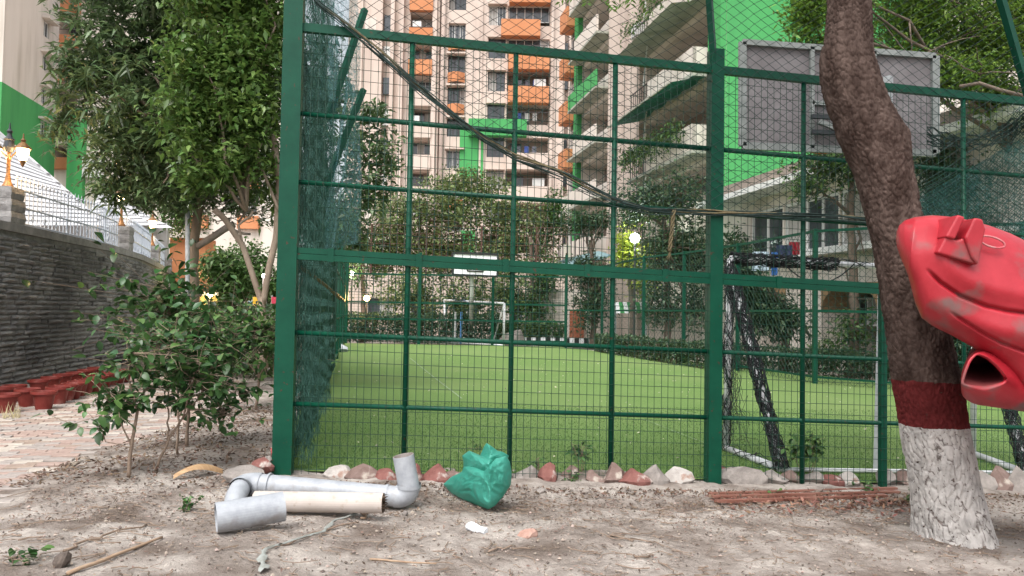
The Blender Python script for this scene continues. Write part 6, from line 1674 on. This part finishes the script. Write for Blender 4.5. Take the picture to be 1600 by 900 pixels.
# striped awning on the right
st = empty('striped_awning', at(995, 520, 31), 'small green and white striped stall awning behind the middle distance trees', 'awning')
for k in range(8):
    a = at(960+k*6.5, 472, 31); c = at(966.4+k*6.5, 472, 31); MB().add([a, c, c+Vector((0,-.6,-.45)), a+Vector((0,-.6,-.45))], [(0,1,2,3)]).build('stripe', m_grn if k % 2 else m_white, st)
for x in (962, 1010): MB().tube([at(x, 472, 31), Vector((at(x,472,31).x, 31, 0))], .04, 6).build('leg', m_dg, st)

# ================================================================ FAR AND RIGHT COURT FENCES
ff = empty('court_fence', (at(700,540,32.6).x, 32.6, 0), 'far end court fence, green below with a rusty red grid above', 'fence')
m_mar = mat('rusty_maroon_paint', (.055,.028,.02), (.10,.05,.038), scale=4, rough=.8)
YF = 32.6; xa, xb = at(541, 500, YF).x, at(884, 500, YF).x
def zf(py, px=700): return at(px, py, YF).z
for i in range(4): x = xa+(xb-xa)*i/3; MB().box((x-.06, YF-.06, 0), (x+.06, YF+.06, 3.9)).build('post', m_green, ff)
for py in (430, 474, 500, 531): MB().bar((xa, YF, zf(py)), (xb, YF, zf(py)), .07).build('rail', m_green, ff)
for px in (666, 580, 752, 838): x = at(px, 400, YF).x; MB().bar((x, YF, zf(430)), (x, YF, zf(352)), .07).build('upper_post', m_mar, ff)
for py in (353, 366, 382, 400, 418): MB().bar((xa, YF-.02, zf(py)), (xb, YF-.02, zf(py)), .022).build('upper_rail', m_mar, ff)
for i in range(32): x = xa+(xb-xa)*i/31; MB().bar((x, YF, zf(425)), (x, YF, zf(353)), .018).build('upper_bar', m_mar, ff)
b = MB()
for i in range(60): x = xa+(xb-xa)*i/59; b.bar((x, YF+.02, .05), (x, YF+.02, zf(430)), .012)
for i in range(24): z = .1+zf(430)*i/24; b.bar((xa, YF+.02, z), (xb, YF+.02, z), .01)
b.build('mesh_wire', m_wire, ff, kind='stuff')
rf = empty('court_fence', tuple(G(1370, 600)), 'right side court fence of green posts and rails running diagonally behind the near goal', 'fence')
rp = [(884,545,33),(940,548,0),(1005,561,0),(1068,568,0),(1152,580,0),(1273,600,0),(1420,612,0),(1600,624,0),(1800,640,0)]
RP = [G(x, y) for x, y, _ in rp]
HT = 3.25
for p in RP: MB().obox(p-Vector((.045,.045,.1)), (.09,0,0), (0,.09,0), (0,0,HT+.15)).build('post', m_green, rf)
for a, c in zip(RP, RP[1:]):
    for z in (HT, 1.55, .15): MB().bar(a+Vector((0,0,z)), c+Vector((0,0,z)), .055 if z != .15 else .04).build('rail', m_green, rf)
b = MB()
for a, c in zip(RP, RP[1:]):
    L_ = (c-a).length; n_ = int(L_/.16); ax = (c-a)/n_
    for s in (1, -1):
        for k in range(-int(HT/.16), n_+int(HT/.16)):
            s0 = k*.16; pts_ = []
            lo, hi = max(0, s0) if s > 0 else max(0, s0-HT), min(L_, s0+HT) if s > 0 else min(L_, s0)
            if hi > lo:
                z0 = (lo-s0) if s > 0 else (s0-lo); z1 = (hi-s0) if s > 0 else (s0-hi); d = (c-a).normalized(); b.tube([a+d*lo+Vector((0,0,z0)), a+d*hi+Vector((0,0,z1))], .0035, 3, cap=False)
b.build('mesh_wire', m_wire, rf, kind='stuff')
# small dark railing fence on the first floor ledge far right of court end
lf_ = empty('ledge_railing', at(905, 400, 40), 'short dark railing above the dark roof at the far right corner of the court', 'railing')
for i in range(9): MB().bar(at(873+i*6.5, 366, 40), at(873+i*6.5, 412, 40), .05).build('rail_bar', m_gr, lf_)
for y in (366, 412): MB().bar(at(870, y, 40), at(928, y, 40), .07).build('rail', m_gr, lf_)
MB().add([at(872,408,39), at(935,392,39), at(955,398,36), at(872,418,36), at(872,411,39), at(935,395,39), at(955,401,36), at(872,421,36)], [(0,1,2,3),(7,6,5,4),(0,4,5,1),(1,5,6,2),(2,6,7,3),(3,7,4,0)]).build('lean_to_roof', mat('roof_blue_grey', (.12,.2,.22), (.2,.3,.32), scale=3), label='small grey blue lean-to roof at the far right corner of the court', cat='roof', loc=tuple(at(900,405,38)))
print('TRIS', sum(len(o.data.polygons) for o in bpy.data.objects if o.type == 'MESH'), 'OBJ', len(bpy.data.objects))
